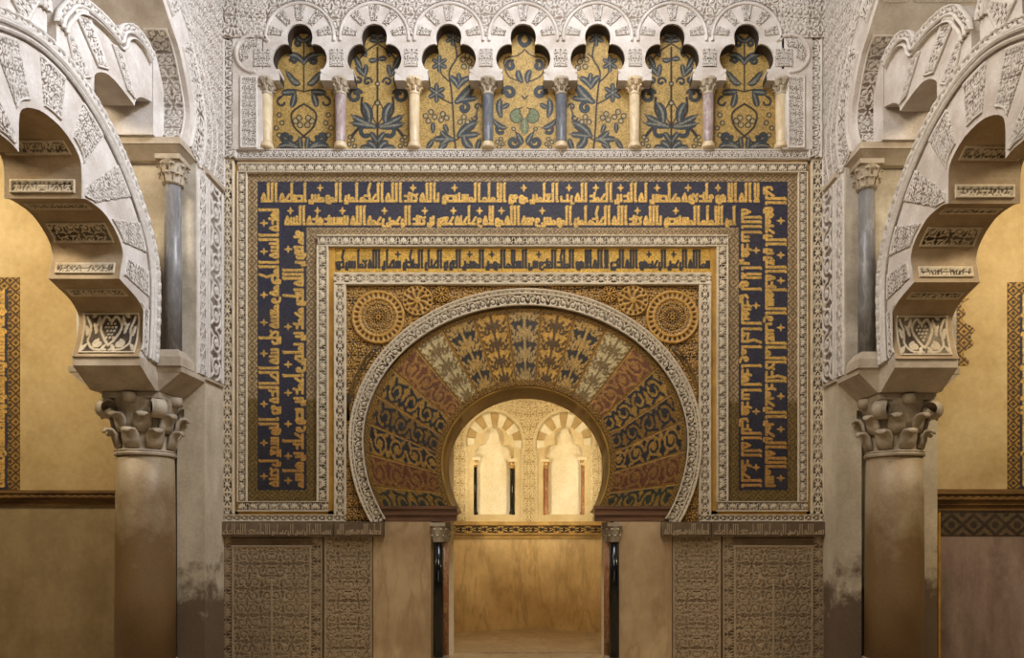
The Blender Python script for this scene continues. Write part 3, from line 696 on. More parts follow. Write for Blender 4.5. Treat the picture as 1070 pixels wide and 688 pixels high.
rails('middle_frame', 'ivory carved stucco border outlining the blue inscription, between the gold lines', 'frame',
      both2('outer_strip', 248, 180.5, 258, 524) + [('top_strip', 248, 170.5, mir(248), 180.5)] + both2('bottom_strip', 248, 524, 343, 534.8) + both2('inner_strip', 331, 258, 343.2, 524) + [('inner_top_strip', 331, 246, mir(331), 258)], yU, 'palmette')
# gold fillets
r = thing('gilded_fillet', 'thin gilded line running round the frames of the mihrab', 'moulding', (wx(CX, yG), yG, wz(540, yG)))
for nm, u0, v0, u1, v1 in both2('side_line', 244, 166, 249, 538) + [('top_line', 244, 165.5, mir(244), 171.5)] + both2('bottom_line', 244, 534.2, 350, 539) + both2('inner_line', 342.5, 256, 349.8, 538):
    MB().box(*sorted((wx(u0, 8.975), wx(u1, 8.975))), 8.975, W+.04, *sorted((wz(v0, 8.975), wz(v1, 8.975)))).build(nm, M['gold'], r)
# lozenge mosaic border
def lozenge(name, u0, v0, u1, v1, parent):
    P, U, V = wall_grid(u0, v0, u1, v1, yMo, .0085); w, h = U.max(), V.max(); d = min(w, h)
    a = (U, V) if w > h else (V, U); n = max(1, round(max(w, h)/d))
    A = samp(T_LO, a[0]/max(w, h)*n, np.clip(a[1]/d, .01, .99)); C = pix(A, S(172, 150, 112), S(120, 96, 66), .05)
    lowz = np.clip((wz(415 if u0 < CX else 418, yMo)-P[..., 2])/.05, 0, 1)[..., None]
    C = C*(1-lowz)+pix(A, S(96, 76, 40), S(120, 98, 52), .2)*lowz
    return relief(name, P, A*.002, M['mosaic'], parent, colr=C, nrm=FRONT, skirt=.012)
r = thing('mosaic_border', 'narrow mosaic border of small lozenges edging the blue inscription', 'mosaic', (wx(CX, yMo), yMo, wz(523, yMo)))
for p in [('top_strip', 258, 181, mir(258), 190)] + both2('outer_strip', 258, 190, 269, 523.5) + both2('bottom_strip', 269, 512.5, 320, 523.5) + both2('inner_strip', 320, 246, 331, 523.5) + [('inner_top_strip', 320, 238, mir(320), 246.2)]: lozenge(*p, r)
# blue and gold inscription
r = thing('blue_inscription', 'dark blue mosaic frame with two rows of gold Kufic lettering', 'inscription', (wx(CX, yMo), yMo, wz(513, yMo)))
def row(u0, v0, u1, v1, direction, text, base, h, seed, px=.0062):
    x0, x1 = sorted((wx(u0, yMo), wx(u1, yMo))); z0, z1 = sorted((wz(v0, yMo), wz(v1, yMo)))
    L = (x1-x0) if direction == 'left' else (z1-z0); D = (z1-z0) if direction == 'left' else (x1-x0)
    nx = int(round(L/px)); c = Cv(L, D, L/nx); c.ny = int(round(D/c.px))+1; c.A = np.zeros((c.ny, c.nx), np.float32)
    write(c, text, .03, L-.02, D*base, D*h, seed=seed)
    sy = D/((c.ny-1)*c.px)
    org, ex, ey = {'left': ((x1, z0), (-1, 0), (0, sy)), 'up': ((x0, z0), (0, 1), (sy, 0)), 'down': ((x1, z1), (0, -1), (-sy, 0))}[direction]
    return c, flat_on(c, org, ex, ey, yMo)
rowsT = [
 (797, 190, 823, 513, 'up', 'بسم الله الرحمن الرحيم ذلك عالم الغيب والشهادة العزيز الرحيم هو الحي'),
 (269, 190, 797, 214, 'left', 'لا اله الا هو فادعوه مخلصين له الدين الحمد لله رب العلمين موفق الامام المستنصر بالله عبد الله الحكم امير المومنين اصلحه الله'),
 (269, 214, 294, 513, 'down', 'لهذه البنية المكرمة ومعينه على نيته الخالدة في التوسيع لرعيته'),
 (772, 214, 797, 513, 'up', 'الحمد لله الذي هدينا لهذا وما كنا لنهتدي لولا ان هدينا الله'),
 (294, 214, 772, 238, 'left', 'امر الامام المستنصر بالله عبد الله الحكم امير المومنين وفقه الله مولاه وحاجبه جعفر بن عبد الرحمن رحمه الله بتشييد هذه البنية'),
 (294, 238, 320, 513, 'down', 'فتم بعون الله بنظر محمد بن تمليح واحمد بن نصر وخلد بن هاشم')]
for i, (u0, v0, u1, v1, d, tx) in enumerate(rowsT):
    c, P = row(u0, v0, u1, v1, d, tx, .03, .95, i)
    g = NAVY; k = GOLD
    C = pix(c.A, g, k, 0, .25)
    if d != 'left':      # the lower legs are duller, browner gold
        lowz = np.clip((wz(400, yMo)-P[..., 2])/.8, 0, 1)[..., None]; C = C*(1-lowz*.75)+pix(c.A, S(40, 38, 46), S(168, 118, 58), 0, .25)*lowz*.75
    relief('inscription_row', P, c.A*.003, M['mosaic'], r, colr=C, nrm=FRONT, skirt=.012)
# gold inscription with dark letters
r = thing('gold_inscription', 'gold mosaic band with one row of dark Kufic lettering above the horseshoe arch', 'inscription', (wx(CX, yMo), yMo, wz(284, yMo)))
c, P = row(343, 258, mir(343), 285.2, 'left', 'بسم الله الرحمن الرحيم هو الله الذي لا اله الا هو الملك القدوس السلام المومن المهيمن العزيز الجبار المتكبر سبحان الله عما يشركون', .10, .82, 9)
x = P[..., 0]
relief('inscription_row', P, c.A*.003, M['mosaic'], r, colr=pix(c.A, S(196, 156, 72), S(50, 48, 50), .35, 0), nrm=FRONT, skirt=.012)

# ================================================================== SPANDRELS
yS2 = 8.985
def spandrel(side):
    f = (lambda u: u) if side < 0 else mir2
    lab = 'left' if side < 0 else 'right'
    r = thing('spandrel', 'gilded carved spandrel with round medallions, %s of the horseshoe arch' % lab, 'carving', (wx(f(400), yS2), yS2, wz(545, yS2)))
    def msk(x, z):
        u = UC+x*F/yS2; v = VC-(z-EYE)*F/yS2; q = ((u-549)/176.)**2+((v-461)/np.where(v < 461, 151., 168.))**2
        return q > 1
    carved_field('carved_ground', f(361), 297, 549, 546, yS2, .085, .028, 'scroll', 'gilt', r, mask_fn=msk)
    for k, (u, v, R) in enumerate(((395.5, 332, 28), (436.5, 314.5, 16), (461.5, 308, 8.5))):
        nu, nv = (140, 34) if k == 0 else (90, 20); 
        A_, R_ = np.meshgrid(np.linspace(0, 2*PI, nu), np.linspace(.02, 1, nv)); uu = f(u)+R*R_*np.cos(A_); vv = v-R*R_*np.sin(A_); y = 8.965
        P = np.stack([(uu-UC)*y/F, np.full_like(uu, y), EYE+(VC-vv)*y/F], -1)
        rm = R*y/F; A = scroll(R_*rm*np.cos(A_)*1.0, R_*rm*np.sin(A_), .06 if k == 0 else .05)
        ringh = (np.abs(R_-.95) < .05) | (np.abs(R_-.70) < .035); A = np.where(ringh, 1.0, A*.8)
        bead = (R_ > .74) & (R_ < .90); A = np.where(bead, .5+.5*np.cos(A_*(28 if k == 0 else 16)), A)
        if k: A = np.where(R_ < .66, .55+.45*np.cos(A_*8+R_*4)*np.clip(R_*2.2, 0, 1), A); A = np.where(R_ < .2, 1, A)
        else: af = np.abs(np.mod(A_, PI/4)-PI/8); B = samp(T_SC, R_*rm*np.cos(af)/.15, R_*rm*np.sin(af)/.15+.1); A = np.where(R_ < .66, B, A)
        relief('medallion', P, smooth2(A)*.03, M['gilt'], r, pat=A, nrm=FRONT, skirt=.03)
    # tall curved leaf stems beside the arch
    b = MB()
    for off in (4, 9):
        pts = []
        for v in np.linspace(362, 440, 12):
            dv = (v-461)/159.; uo = 549-184.5*math.sqrt(max(0, 1-dv*dv)) - off*(1-(v-362)/130.) - 3; uo = max(uo, 364); pts.append((wx(f(uo), 8.975), 8.972, wz(v, 8.975)))
        b.sweep(pts, [.02]*12, .018, (1, 0, 0), 6)
    b.build('leaf_stem', M['gilt'], r, True)
def mir2(u): return 2*549-u
def mir2b(u): return mir(u)
spandrel(-1); spandrel(1)

# ================================================================== HORSESHOE ARCH
r = thing('horseshoe_arch', 'great horseshoe arch of the mihrab with mosaic voussoirs and white carved rim', 'arch', (wx(549), W, wz(545)))
ARCH = r
yR = 8.925
th = np.linspace(-30.5, 210.5, 620); tt = np.linspace(0, 1, 24)
ui, vi = ell(E_IN[0], *E_IN[1:], th); uo, vo = ell(E_OUT[0], *E_OUT[1:], th)
Uu = ui[None]*(1-tt[:, None])+uo[None]*tt[:, None]; Vv = vi[None]*(1-tt[:, None])+vo[None]*tt[:, None]
P = np.stack([(Uu-UC)*yR/F, np.full_like(Uu, yR), EYE+(VC-Vv)*yR/F], -1)
arc = np.concatenate([[0], np.cumsum(np.hypot(np.diff(ui), np.diff(vi)))])*yR/F
A = samp(T_SC, arc[None]/.24, tt[:, None]*.74+0*Uu)
T2 = tt[:, None]+0*Uu; fl = (np.abs(T2-.05) < .05) | (np.abs(T2-.95) < .06) | (np.abs(T2-.70) < .04); A = np.where(fl, 1.1, A*.85)
A = np.where((T2 > .74) & (T2 < .89), samp(T_SC, arc[None]/.11, (T2-.74)/.15*.5), A)
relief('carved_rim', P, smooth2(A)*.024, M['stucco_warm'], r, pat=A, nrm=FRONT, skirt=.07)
yV = 8.975
sch = {0: ((66, 60, 54), (176, 146, 92)), 1: ((196, 152, 70), (92, 68, 36)), 2: ((54, 50, 46), (180, 144, 80)), 3: ((198, 178, 130), (128, 106, 66)), 4: ((114, 72, 46), (160, 116, 62)),
       5: ((164, 126, 60), (42, 44, 46)), 6: ((132, 98, 44), (44, 44, 46)), 7: ((40, 41, 44), (160, 122, 60)), 8: ((104, 62, 38), (136, 96, 48)), 9: ((142, 108, 48), (52, 56, 44))}
di, do = 246/19., 242/19.
E_VI = (E_OPEN[0], 88.5, 80.5, 93.5)
E_VO = (E_IN[0], 170., 142., 161.)
for k in range(19):
    n = abs(k-9); g, m = sch[n]
    nu = 26 if n < 5 else 30; nv = 74
    s_, t_ = np.meshgrid(np.linspace(0, 1, nu), np.linspace(0, 1, nv))
    pa = -33+di*(k+s_); pb = -28.5+238/19.*(k+s_)*1.0 - 0*s_
    u0, v0 = ell(*E_VI, pa); u1, v1 = ell(E_VO[0], E_VO[1], E_VO[2], E_VO[3], pb-(.0))
    u = u0*(1-t_)+u1*t_; v = v0*(1-t_)+v1*t_
    P = np.stack([(u-UC)*yV/F, np.full_like(u, yV), EYE+(VC-v)*yV/F], -1)
    Lr = np.hypot(u1-u0, v1-v0)*yV/F; wd = np.hypot(u[:, -1]-u[:, 0], v[:, -1]-v[:, 0])[:, None]*yV/F
    X = (s_-.5)*wd; Y = t_*Lr
    rev = -1 if k > 9 else 1
    if n >= 4: A = samp(T_SC, Y/.46, (s_*rev+0*Y)*.5)
    else: A = samp(T_PA, s_, Y/(.22 if n % 2 else .26))
    mot = np.clip((A-.3)*3.4, 0, 1)
    C = pix(mot, S(*g), S(*m), .15 if sum(g) > 330 else .03, .15 if sum(m) > 330 else 0)
    edge = (s_ < .05) | (s_ > .95); C = np.where(edge[..., None], np.array([*S(150, 112, 52), .25]), C)
    rim_ = (t_ > .915) | (t_ < .075); kk = .5+.5*np.cos(Y*150)*np.cos(X*120)
    C = np.where(rim_[..., None], pix(np.clip(kk*1.6-.4, 0, 1), S(98, 72, 34), S(164, 124, 56), .15, .2), C)
    relief('voussoir', P, mot*.003, M['mosaic'], r, colr=C, nrm=FRONT, skirt=.012)
# soffit of the opening
b = MB(); pf = arch_open; v = []; f = []
tin = .0
for u, w_ in pf: v.append((wx(u), W-.02, wz(w_)))
for u, w_ in pf: v.append((wx(u), W+.79, wz(w_)))
n = len(pf)
cxm, czm = wx(549.2), wz(484)
for d in (.0,):
    vo_ = [(cxm+(p[0]-cxm)*1.012, p[1], czm+(p[2]-czm)*1.012) for p in v]
allv = v+vo_
for i in range(n-1):
    f += [(i, i+1, n+i+1, n+i), (2*n+i, 3*n+i, 3*n+i+1, 2*n+i+1), (i, 2*n+i, 2*n+i+1, i+1), (n+i, n+i+1, 3*n+i+1, 3*n+i)]
MB().add(allv, f).build('gilded_soffit', M['soffit'], r, True)
for s in (0, 1):
    b = MB()
    for j in range(5):
        v0 = 529+j*3.2; y = 8.94+.016*(j % 2)+.003*j
        a, c_ = (394.5+.6*j, 477) if not s else (621.5, 703.5-.6*j)
        b.box(*sorted((wx(a, y), wx(c_, y))), y, W+.05, wz(v0+3.2, y), wz(v0, y))
    b.build('impost_band', M['brown'], r)

# ================================================================== DADO
yD, yF = 8.95, 8.90
def dado(side):
    f = (lambda u: u) if side < 0 else mir
    lab = 'left' if side < 0 else 'right'; zb = 0
    vb = VC+EYE*F/yD
    o = slab_box('marble_slab', f(390), 545.5, f(450.5), vb, 8.945, 'slab'); tag(o, 'smooth beige marble slab between the carved panel and the black column, %s of the niche' % lab, 'slab')
    r = thing('dado_panel', 'narrow tan marble dado panel carved with fine leaves, beside smooth slab, %s of niche' % lab, 'panel', (wx(f(364), yD), yD, 0))
    slab_box('backing', f(338), 545.5, f(390), vb, yD+.012, 'stucco_dado', r)
    def sym(x, z, A): return A
    cxn_ = wx(f(364), yD); carved_field('carved_face', f(339), 559, f(389), vb-1, yD, .075, .014, 'scroll', 'stucco_dado', r, rim=.02, res=.0085, extra=lambda x, z, A: np.maximum(scroll(np.abs(x-cxn_)+.02, z+.05, .14), .72*scroll(np.abs(x-cxn_)*1.1+.09, z+.02, .058)))
    r = thing('dado_panel', 'wide tan marble dado panel carved with leafy tree and border, %s of niche' % lab, 'panel', (wx(f(283), yD), yD, 0))
    slab_box('backing', f(230), 545.5, f(338), vb, yD+.012, 'stucco_dado', r)
    P, U, V = wall_grid(f(231), 559, f(336.5), vb-1, yD, .0085); w = U.max(); x = U-w/2
    A = np.maximum(scroll(np.abs(x)+.03, V, .155), .72*scroll(np.abs(x)*1.07+.11, V+.07, .064))
    tree = np.maximum((np.abs(x) < .014)*(V < 1.05)*1., 0)
    for q in range(4):
        zc = .22+.28*q; rr = np.hypot(np.abs(x)-.16, V-zc); tree = np.maximum(tree, (rr < .03)*1.)
    A = np.maximum(A*.75, tree)
    bw = .145 if True else 0; e = np.minimum(U, w-U); e2 = np.minimum(e, V.max()-V)
    B = samp(T_PA, V/.18, np.clip(e/bw, 0, 1)); A = np.where(e2 < bw, B*.75, A); A = np.where((np.abs(e2-bw) < .012) | (e2 < .016), 1.05, A)
    relief('carved_face', P, smooth2(A)*.014, M['stucco_dado'], r, pat=A, nrm=FRONT)
    for nm, u0, u1, y in (('frieze', 228.5, 348.5, 8.885), ('frieze', 349, 400.5, 8.865)):
        r = thing('frieze', '%s stone frieze carved with worn lettering, above the %s, %s of the niche' % (('long', 'wide carved panel', lab) if u0 < 300 else ('short', 'narrow carved panel', lab)), 'frieze', (wx(f((u0+u1)/2), y), y, wz(561, y)))
        a, c_ = sorted((wx(f(u0), y), wx(f(u1), y)))
        MB().box(a, c_, y, W+.04, wz(561, y), wz(545.6, y)).build('block', M['stucco_dado'], r)
        w = c_-a; h = wz(547, y)-wz(560, y); nx = int(w/.0055); c = Cv(w, h, w/nx)
        write(c, 'بسم الله الرحمن الرحيم امر الامام عبد الله الحكم' if u0 < 300 else 'اصلحه الله فتم بعون الله', .02, w-.02, .0, h*.96, seed=3, star=False, stem=.03)
        P = flat_on(c, (c_, wz(560, y)), (-1, 0), (0, 1), y-.001); relief('carved_lettering', P, smooth2(c.A)*.012, M['stucco_dado'], r, pat=.12+.88*c.A, nrm=FRONT, skirt=.003)
dado(-1); dado(1)

# ================================================================== JAMB COLUMNS
def small_capital(b, x, y, z0, z1, r0, r1):
    h = z1-z0
    b.lathe([(r0*1.02, z0-.01), (r0*1.18, z0), (r0*1.05, z0+.012), (r0*1.1, z0+h*.3), (r0*1.35, z0+h*.72), (r1, z0+h*.8), (r1, z0+h*.82)], x, y, 20)
    b.box(x-r1, x+r1, y-r1, y+r1, z0+h*.82, z1)
    for rowi, (za, rr, n) in enumerate(((.03, 1.08, 8), (.36, 1.2, 8))):
        for k in range(n):
            a = 2*PI*(k+.5*rowi)/n; d = Vector((math.cos(a), math.sin(a), 0)); o_ = Vector((x, y, z0+h*za))
            pts = [o_+d*(r0*rr), o_+d*(r0*(rr+.14))+Vector((0, 0, h*.2)), o_+d*(r0*(rr+.42))+Vector((0, 0, h*.32)), o_+d*(r0*(rr+.55))+Vector((0, 0, h*.24))]
            b.sweep(pts, [r0*.36, r0*.4, r0*.34, r0*.12], r0*.13, Vector((-d.y, d.x, 0)), 6)
for side in (-1, 1):
    f = (lambda u: u) if side < 0 else (lambda u: 2*550-u); lab = 'left' if side < 0 else 'right'
    for nm, u, y, mat, rad in (('black', 458.2, 8.955, 'black', .062), ('red speckled', 464.0, 9.13, 'jasper', .06)):
        x = wx(f(u), y); zc0 = wz(566, y); zc1 = wz(546.5, y); zb = .075
        r = thing('jamb_column', '%s marble column at the %s side of the niche opening%s' % (nm, lab, ', in front' if nm == 'black' else ', just behind the black column'), 'column', (x, y, 0))
        MB().lathe([(rad*1.0, zb), (rad, 1.0), (rad*.95, zc0)], x, y, 24).build('shaft', M[mat], r, True)
        b = MB(); b.box(x-rad*1.35, x+rad*1.35, y-rad*1.35, y+rad*1.35, 0, .03); b.lathe([(rad*1.3, .03), (rad*1.4, .045), (rad*1.3, .06), (rad*1.1, .066), (rad*1.15, .08), (rad, .09)], x, y, 24); b.build('base', M['capital'], r)
        b = MB(); small_capital(b, x, y, zc0, zc1, rad*.98, rad*1.45); b.build('capital', M['capital'], r)

# ================================================================== INSIDE THE NICHE
B0 = np.array([-.06, 12.3])
def niche(side):
    lab = 'left' if side < 0 else 'right'
    d = np.array([1.8*side, -.8]); d /= np.linalg.norm(d); nn = np.array([-.8*side, -1.8]); nn /= np.linalg.norm(nn)
    def sz(u, v):
        k = (u-UC)/F; s_ = (k*B0[1]-B0[0])/(d[0]-k*d[1]); y = B0[1]+d[1]*s_; return s_, EYE+(VC-v)*y/F
    def W3(s_, z, dep): p = B0+d*s_+nn*dep; return (p[0], p[1], z)
    c = 513.8 if side < 0 else 592.0; cr_ = 549.5
    hp = [(21.5, 538), (21.5, 487), (17, 486.5), (17.5, 484.5), (20.3, 478), (20, 471), (15.5, 466), (9.5, 465.5), (10, 459), (8.5, 452), (4.8, 448.8), (0, 447.6)]
    rightp = [(c+x, v) for x, v in hp]; leftp = [(c-x, v) for x, v in reversed(hp[:-1])]
    tre = [sz(u, v) for u, v in rightp+leftp]
    ztop, zbot = 4.28, sz(c, 545.5)[1]
    smax = 1.96
    r = thing('blind_arch', 'small lit trefoil blind arch on the %s back wall of the niche' % lab, 'arch', W3(sz(c, 540)[0], zbot, .1))
    b = MB(); b.prism([(0.0, zbot), (smax, zbot), (smax, ztop), (0.0, ztop)], [tre], lambda p, q, w: W3(p, q, w), .01, .13)
    b.build('wall_slab', M['niche_wall'], r)
    res = .012; ns, nz = int(smax/res), int((ztop-zbot)/res); S_, Z_ = np.meshgrid(np.linspace(.0, smax, ns), np.linspace(zbot, ztop, nz))
    s0, z0 = sz(c, 463); px = 12.0/F*1.0
    rad = np.hypot((S_-s0)/px, (Z_-z0)/px)
    msk = ~(((np.abs(S_-s0) < 29*px) & (Z_ < sz(c, 478)[1])) | ((rad < 31)) )
    A = scroll(S_-s0, Z_, .10)
    frame = (rad < 34.5) | ((np.abs(S_-s0) < 32*px) & (Z_ < sz(c, 478)[1])); A = np.where(frame, 1, A)
    P = np.stack([B0[0]+d[0]*S_+nn[0]*.132, B0[1]+d[1]*S_+nn[1]*.132, Z_], -1)
    relief('carved_ground', P, smooth2(A)*.016, M['stuc_niche'], r, pat=A, nrm=(nn[0], nn[1], 0), mask=msk)
    for k in range(11):        # fan of voussoirs
        a0, a1 = math.radians(-12+204*k/11), math.radians(-12+204*(k+1)/11)
        aa, rr = np.meshgrid(np.linspace(a0+.012, a1-.012, 8), np.linspace(0, 1, 6)); am = (a0+a1)/2
        rin = 15.5 if abs(math.degrees(am)-90) < 32 else (21.5 if abs(math.degrees(am)-90) > 60 else 17)
        R_ = (rin+(30.5-rin)*rr)*px
        P = np.stack([B0[0]+d[0]*(s0+R_*np.cos(aa))+nn[0]*.132, B0[1]+d[1]*(s0+R_*np.cos(aa))+nn[1]*.132, z0+R_*np.sin(aa)], -1)
        relief('voussoir', P, np.full(aa.shape, .012 if k % 2 == 0 else .004), M['petal' if k % 2 == 0 else 'tan'], r, nrm=(nn[0], nn[1], 0), skirt=.012, smooth=False)
    for q in (-19.3, 19.3):
        sc, zb = sz(c+q, 538.5); zc = sz(c, 489)[1]; zt_ = sz(c, 481.5)[1]; p = W3(sc, 0, .085)
        cl = r
        rad_ = .036
        sh = MB().lathe([(rad_*1.5, zb), (rad_*1.5, zb+.03), (rad_*1.1, zb+.05), (rad_, zb+.07), (rad_, zc)], p[0], p[1], 16).build('column_shaft', M['black' if (side < 0) else 'jasper'], r, True)
        b = MB(); b.lathe([(rad_*1.2, zc-.01), (rad_*1.1, zc+.02), (rad_*1.5, zc+.09), (rad_*1.7, zc+.10)], p[0], p[1], 14)
        b.build('column_capital', M['gildcap'], r, True)
        b = MB(); e = .07; b.hexa([W3(sc-e, zc+.10, .03), W3(sc+e, zc+.10, .03), W3(sc+e, zc+.10, .14), W3(sc-e, zc+.10, .14)], [W3(sc-e, zc+.15, .03), W3(sc+e, zc+.15, .03), W3(sc+e, zc+.15, .14), W3(sc-e, zc+.15, .14)]); b.build('impost', M['petal'], r)
    # cornice
    r = thing('niche_cornice', 'gilded cornice with a dark chain band, %s half inside the niche' % lab, 'cornice', W3(.9, 1.55, .1))
    zl, zh = sz(c, 563.5)[1], zbot
    b = MB()
    for za, zb_, dp in ((zl, zl+.07, .07), (zl+.07, zh-.06, .11), (zh-.06, zh, .17)):
        b.hexa([W3(0, za, 0), W3(smax, za, 0), W3(smax, za, dp), W3(0, za, dp)], [W3(0, zb_, 0), W3(smax, zb_, 0), W3(smax, zb_, dp), W3(0, zb_, dp)])
    b.build('moulding', M['soffit'], r)
    S_, Z_ = np.meshgrid(np.linspace(0.05, smax, 260), np.linspace(zl+.10, zh-.07, 14)); hh = Z_-Z_.min(); hw = hh.max()
    A = np.clip(samp(T_KN, S_/(hw*2.4), hh/hw)*2-.3, 0, 1)
    P = np.stack([B0[0]+d[0]*S_+nn[0]*.112, B0[1]+d[1]*S_+nn[1]*.112, Z_], -1)
    relief('chain_band', P, A*.004, M['mosaic'], r, colr=pix(A, S(198, 158, 84), S(40, 30, 20), .1), nrm=(nn[0], nn[1], 0), skirt=.01)
    b = MB(); b.hexa([W3(.001, .012, 0), W3(smax, .012, 0), W3(smax, .012, .05), W3(.016, .012, .05)], [W3(.001, zl, 0), W3(smax, zl, 0), W3(smax, zl, .05), W3(.016, zl, .05)])
    o = b.build('marble_slab', M['nicheL' if side < 0 else 'nicheR']); tag(o, 'veined honey marble slab on the %s back wall of the niche, under the cornice' % lab, 'slab')
M['stuc_niche'] = mat_stucco('cream_niche_carving', S(226, 206, 162), S(168, 138, 90))
niche(-1); niche(1)
# ================================================================== SIDES: columns, imposts, lobed arches, piers
AX = 6.14       # middle of the side arches in depth
half_in = [(7.50, 3.45), (7.57, 3.61), (7.62, 3.82), (7.60, 3.93), (7.465, 4.03), (7.235, 4.10), (7.14, 4.126), (7.17, 4.26), (7.2, 4.40), (7.11, 4.54), (6.9, 4.655), (6.66, 4.67), (6.54, 4.64), (6.535, 4.92), (6.47, 5.03), (6.30, 5.11), (6.14, 5.13)]
half_ex = [(7.79, 3.45), (7.83, 3.9), (7.83, 4.38), (7.73, 4.72), (7.5, 5.05), (7.2, 5.34), (6.9, 5.54), (6.6, 5.67), (6.35, 5.735), (6.14, 5.75)]
lobes = [cr(half_in[0:7], 6), cr(half_in[6:13], 6), cr(half_in[12:17], 6)]
Hin = lobes[0]+lobes[1][1:]+lobes[2][1:]; Hex = cr(half_ex, 8)
mz = lambda L: [(2*AX-y, z) for y, z in L]
IN = Hin+list(reversed(mz(Hin)))[1:]; EX = Hex+list(reversed(mz(Hex)))[1:]
UPI = [(6.74, 5.60), (6.735, 5.815), (6.76, 5.90), (6.9, 6.0), (7.06, 6.03), (7.26, 6.015), (7.42, 5.99), (7.45, 6.07), (7.56, 6.16), (7.76, 6.23)]
UPE = [(6.20, 5.80), (6.20, 5.99), (6.23, 6.1), (6.31, 6.22), (6.41, 6.35), (6.57, 6.44), (6.76, 6.49), (6.95, 6.51), (7.13, 6.50), (7.16, 6.6), (7.24, 6.69), (7.36, 6.76), (7.47, 6.78), (7.62, 6.77), (7.76, 6.71)]
WAI = [(7.93, 5.89), (8.0, 6.03), (8.06, 6.29), (7.96, 6.58), (7.8, 6.83), (7.65, 6.95), (7.46, 7.10), (7.15, 7.32), (6.7, 7.5), (6.14, 7.55)]
def heart(w, h, shape):
    """panel with a heart full of small lozenges between curling palmettes"""
    c = Cv(w, h, .006); m = w/2
    for s in (1, -1):
        pts = cr([(m, h*.20), (m+s*w*.12, h*.42), (m+s*w*.19, h*.68), (m+s*w*.10, h*.90), (m, h*.80)], 6)
        c.stroke(pts, .015)
        c.spiral((m+s*w*.20, h*.24), .052, .018, PI/2, -s*1.3, .013); c.leaf((m+s*w*.20, h*.18), (m+s*w*.20, h*.34), .02)
        c.stroke(cr([(m+s*.02, h*.08), (m+s*w*.25, h*.10), (m+s*w*.38, h*.30), (m+s*w*.36, h*.62), (m+s*w*.44, h*.90)], 6), .013)
        for a, q, e, f in ((.26, .5, .34, .78), (.28, .66, .22, .93), (.40, .22, .46, .05), (.42, .45, .47, .7), (.33, .9, .27, .98), (.06, .2, .1, .06)): c.leaf((m+s*w*a, h*q), (m+s*w*e, h*f), .022, .2*s)
    for i in range(5):
        for j in range(6):
            x = m+(i-2)*.035+(.0175 if j % 2 else 0); y = h*(.40+.085*j)
            if abs(x-m) < w*.14*(1-abs(j-3)/5.5): c.cap((x, y), (x+.001, y), .015)
    A = c.A; jj = np.linspace(0, c.ny-1, shape[0]).astype(int); ii = np.linspace(0, c.nx-1, shape[1]).astype(int); return A[jj][:, ii]
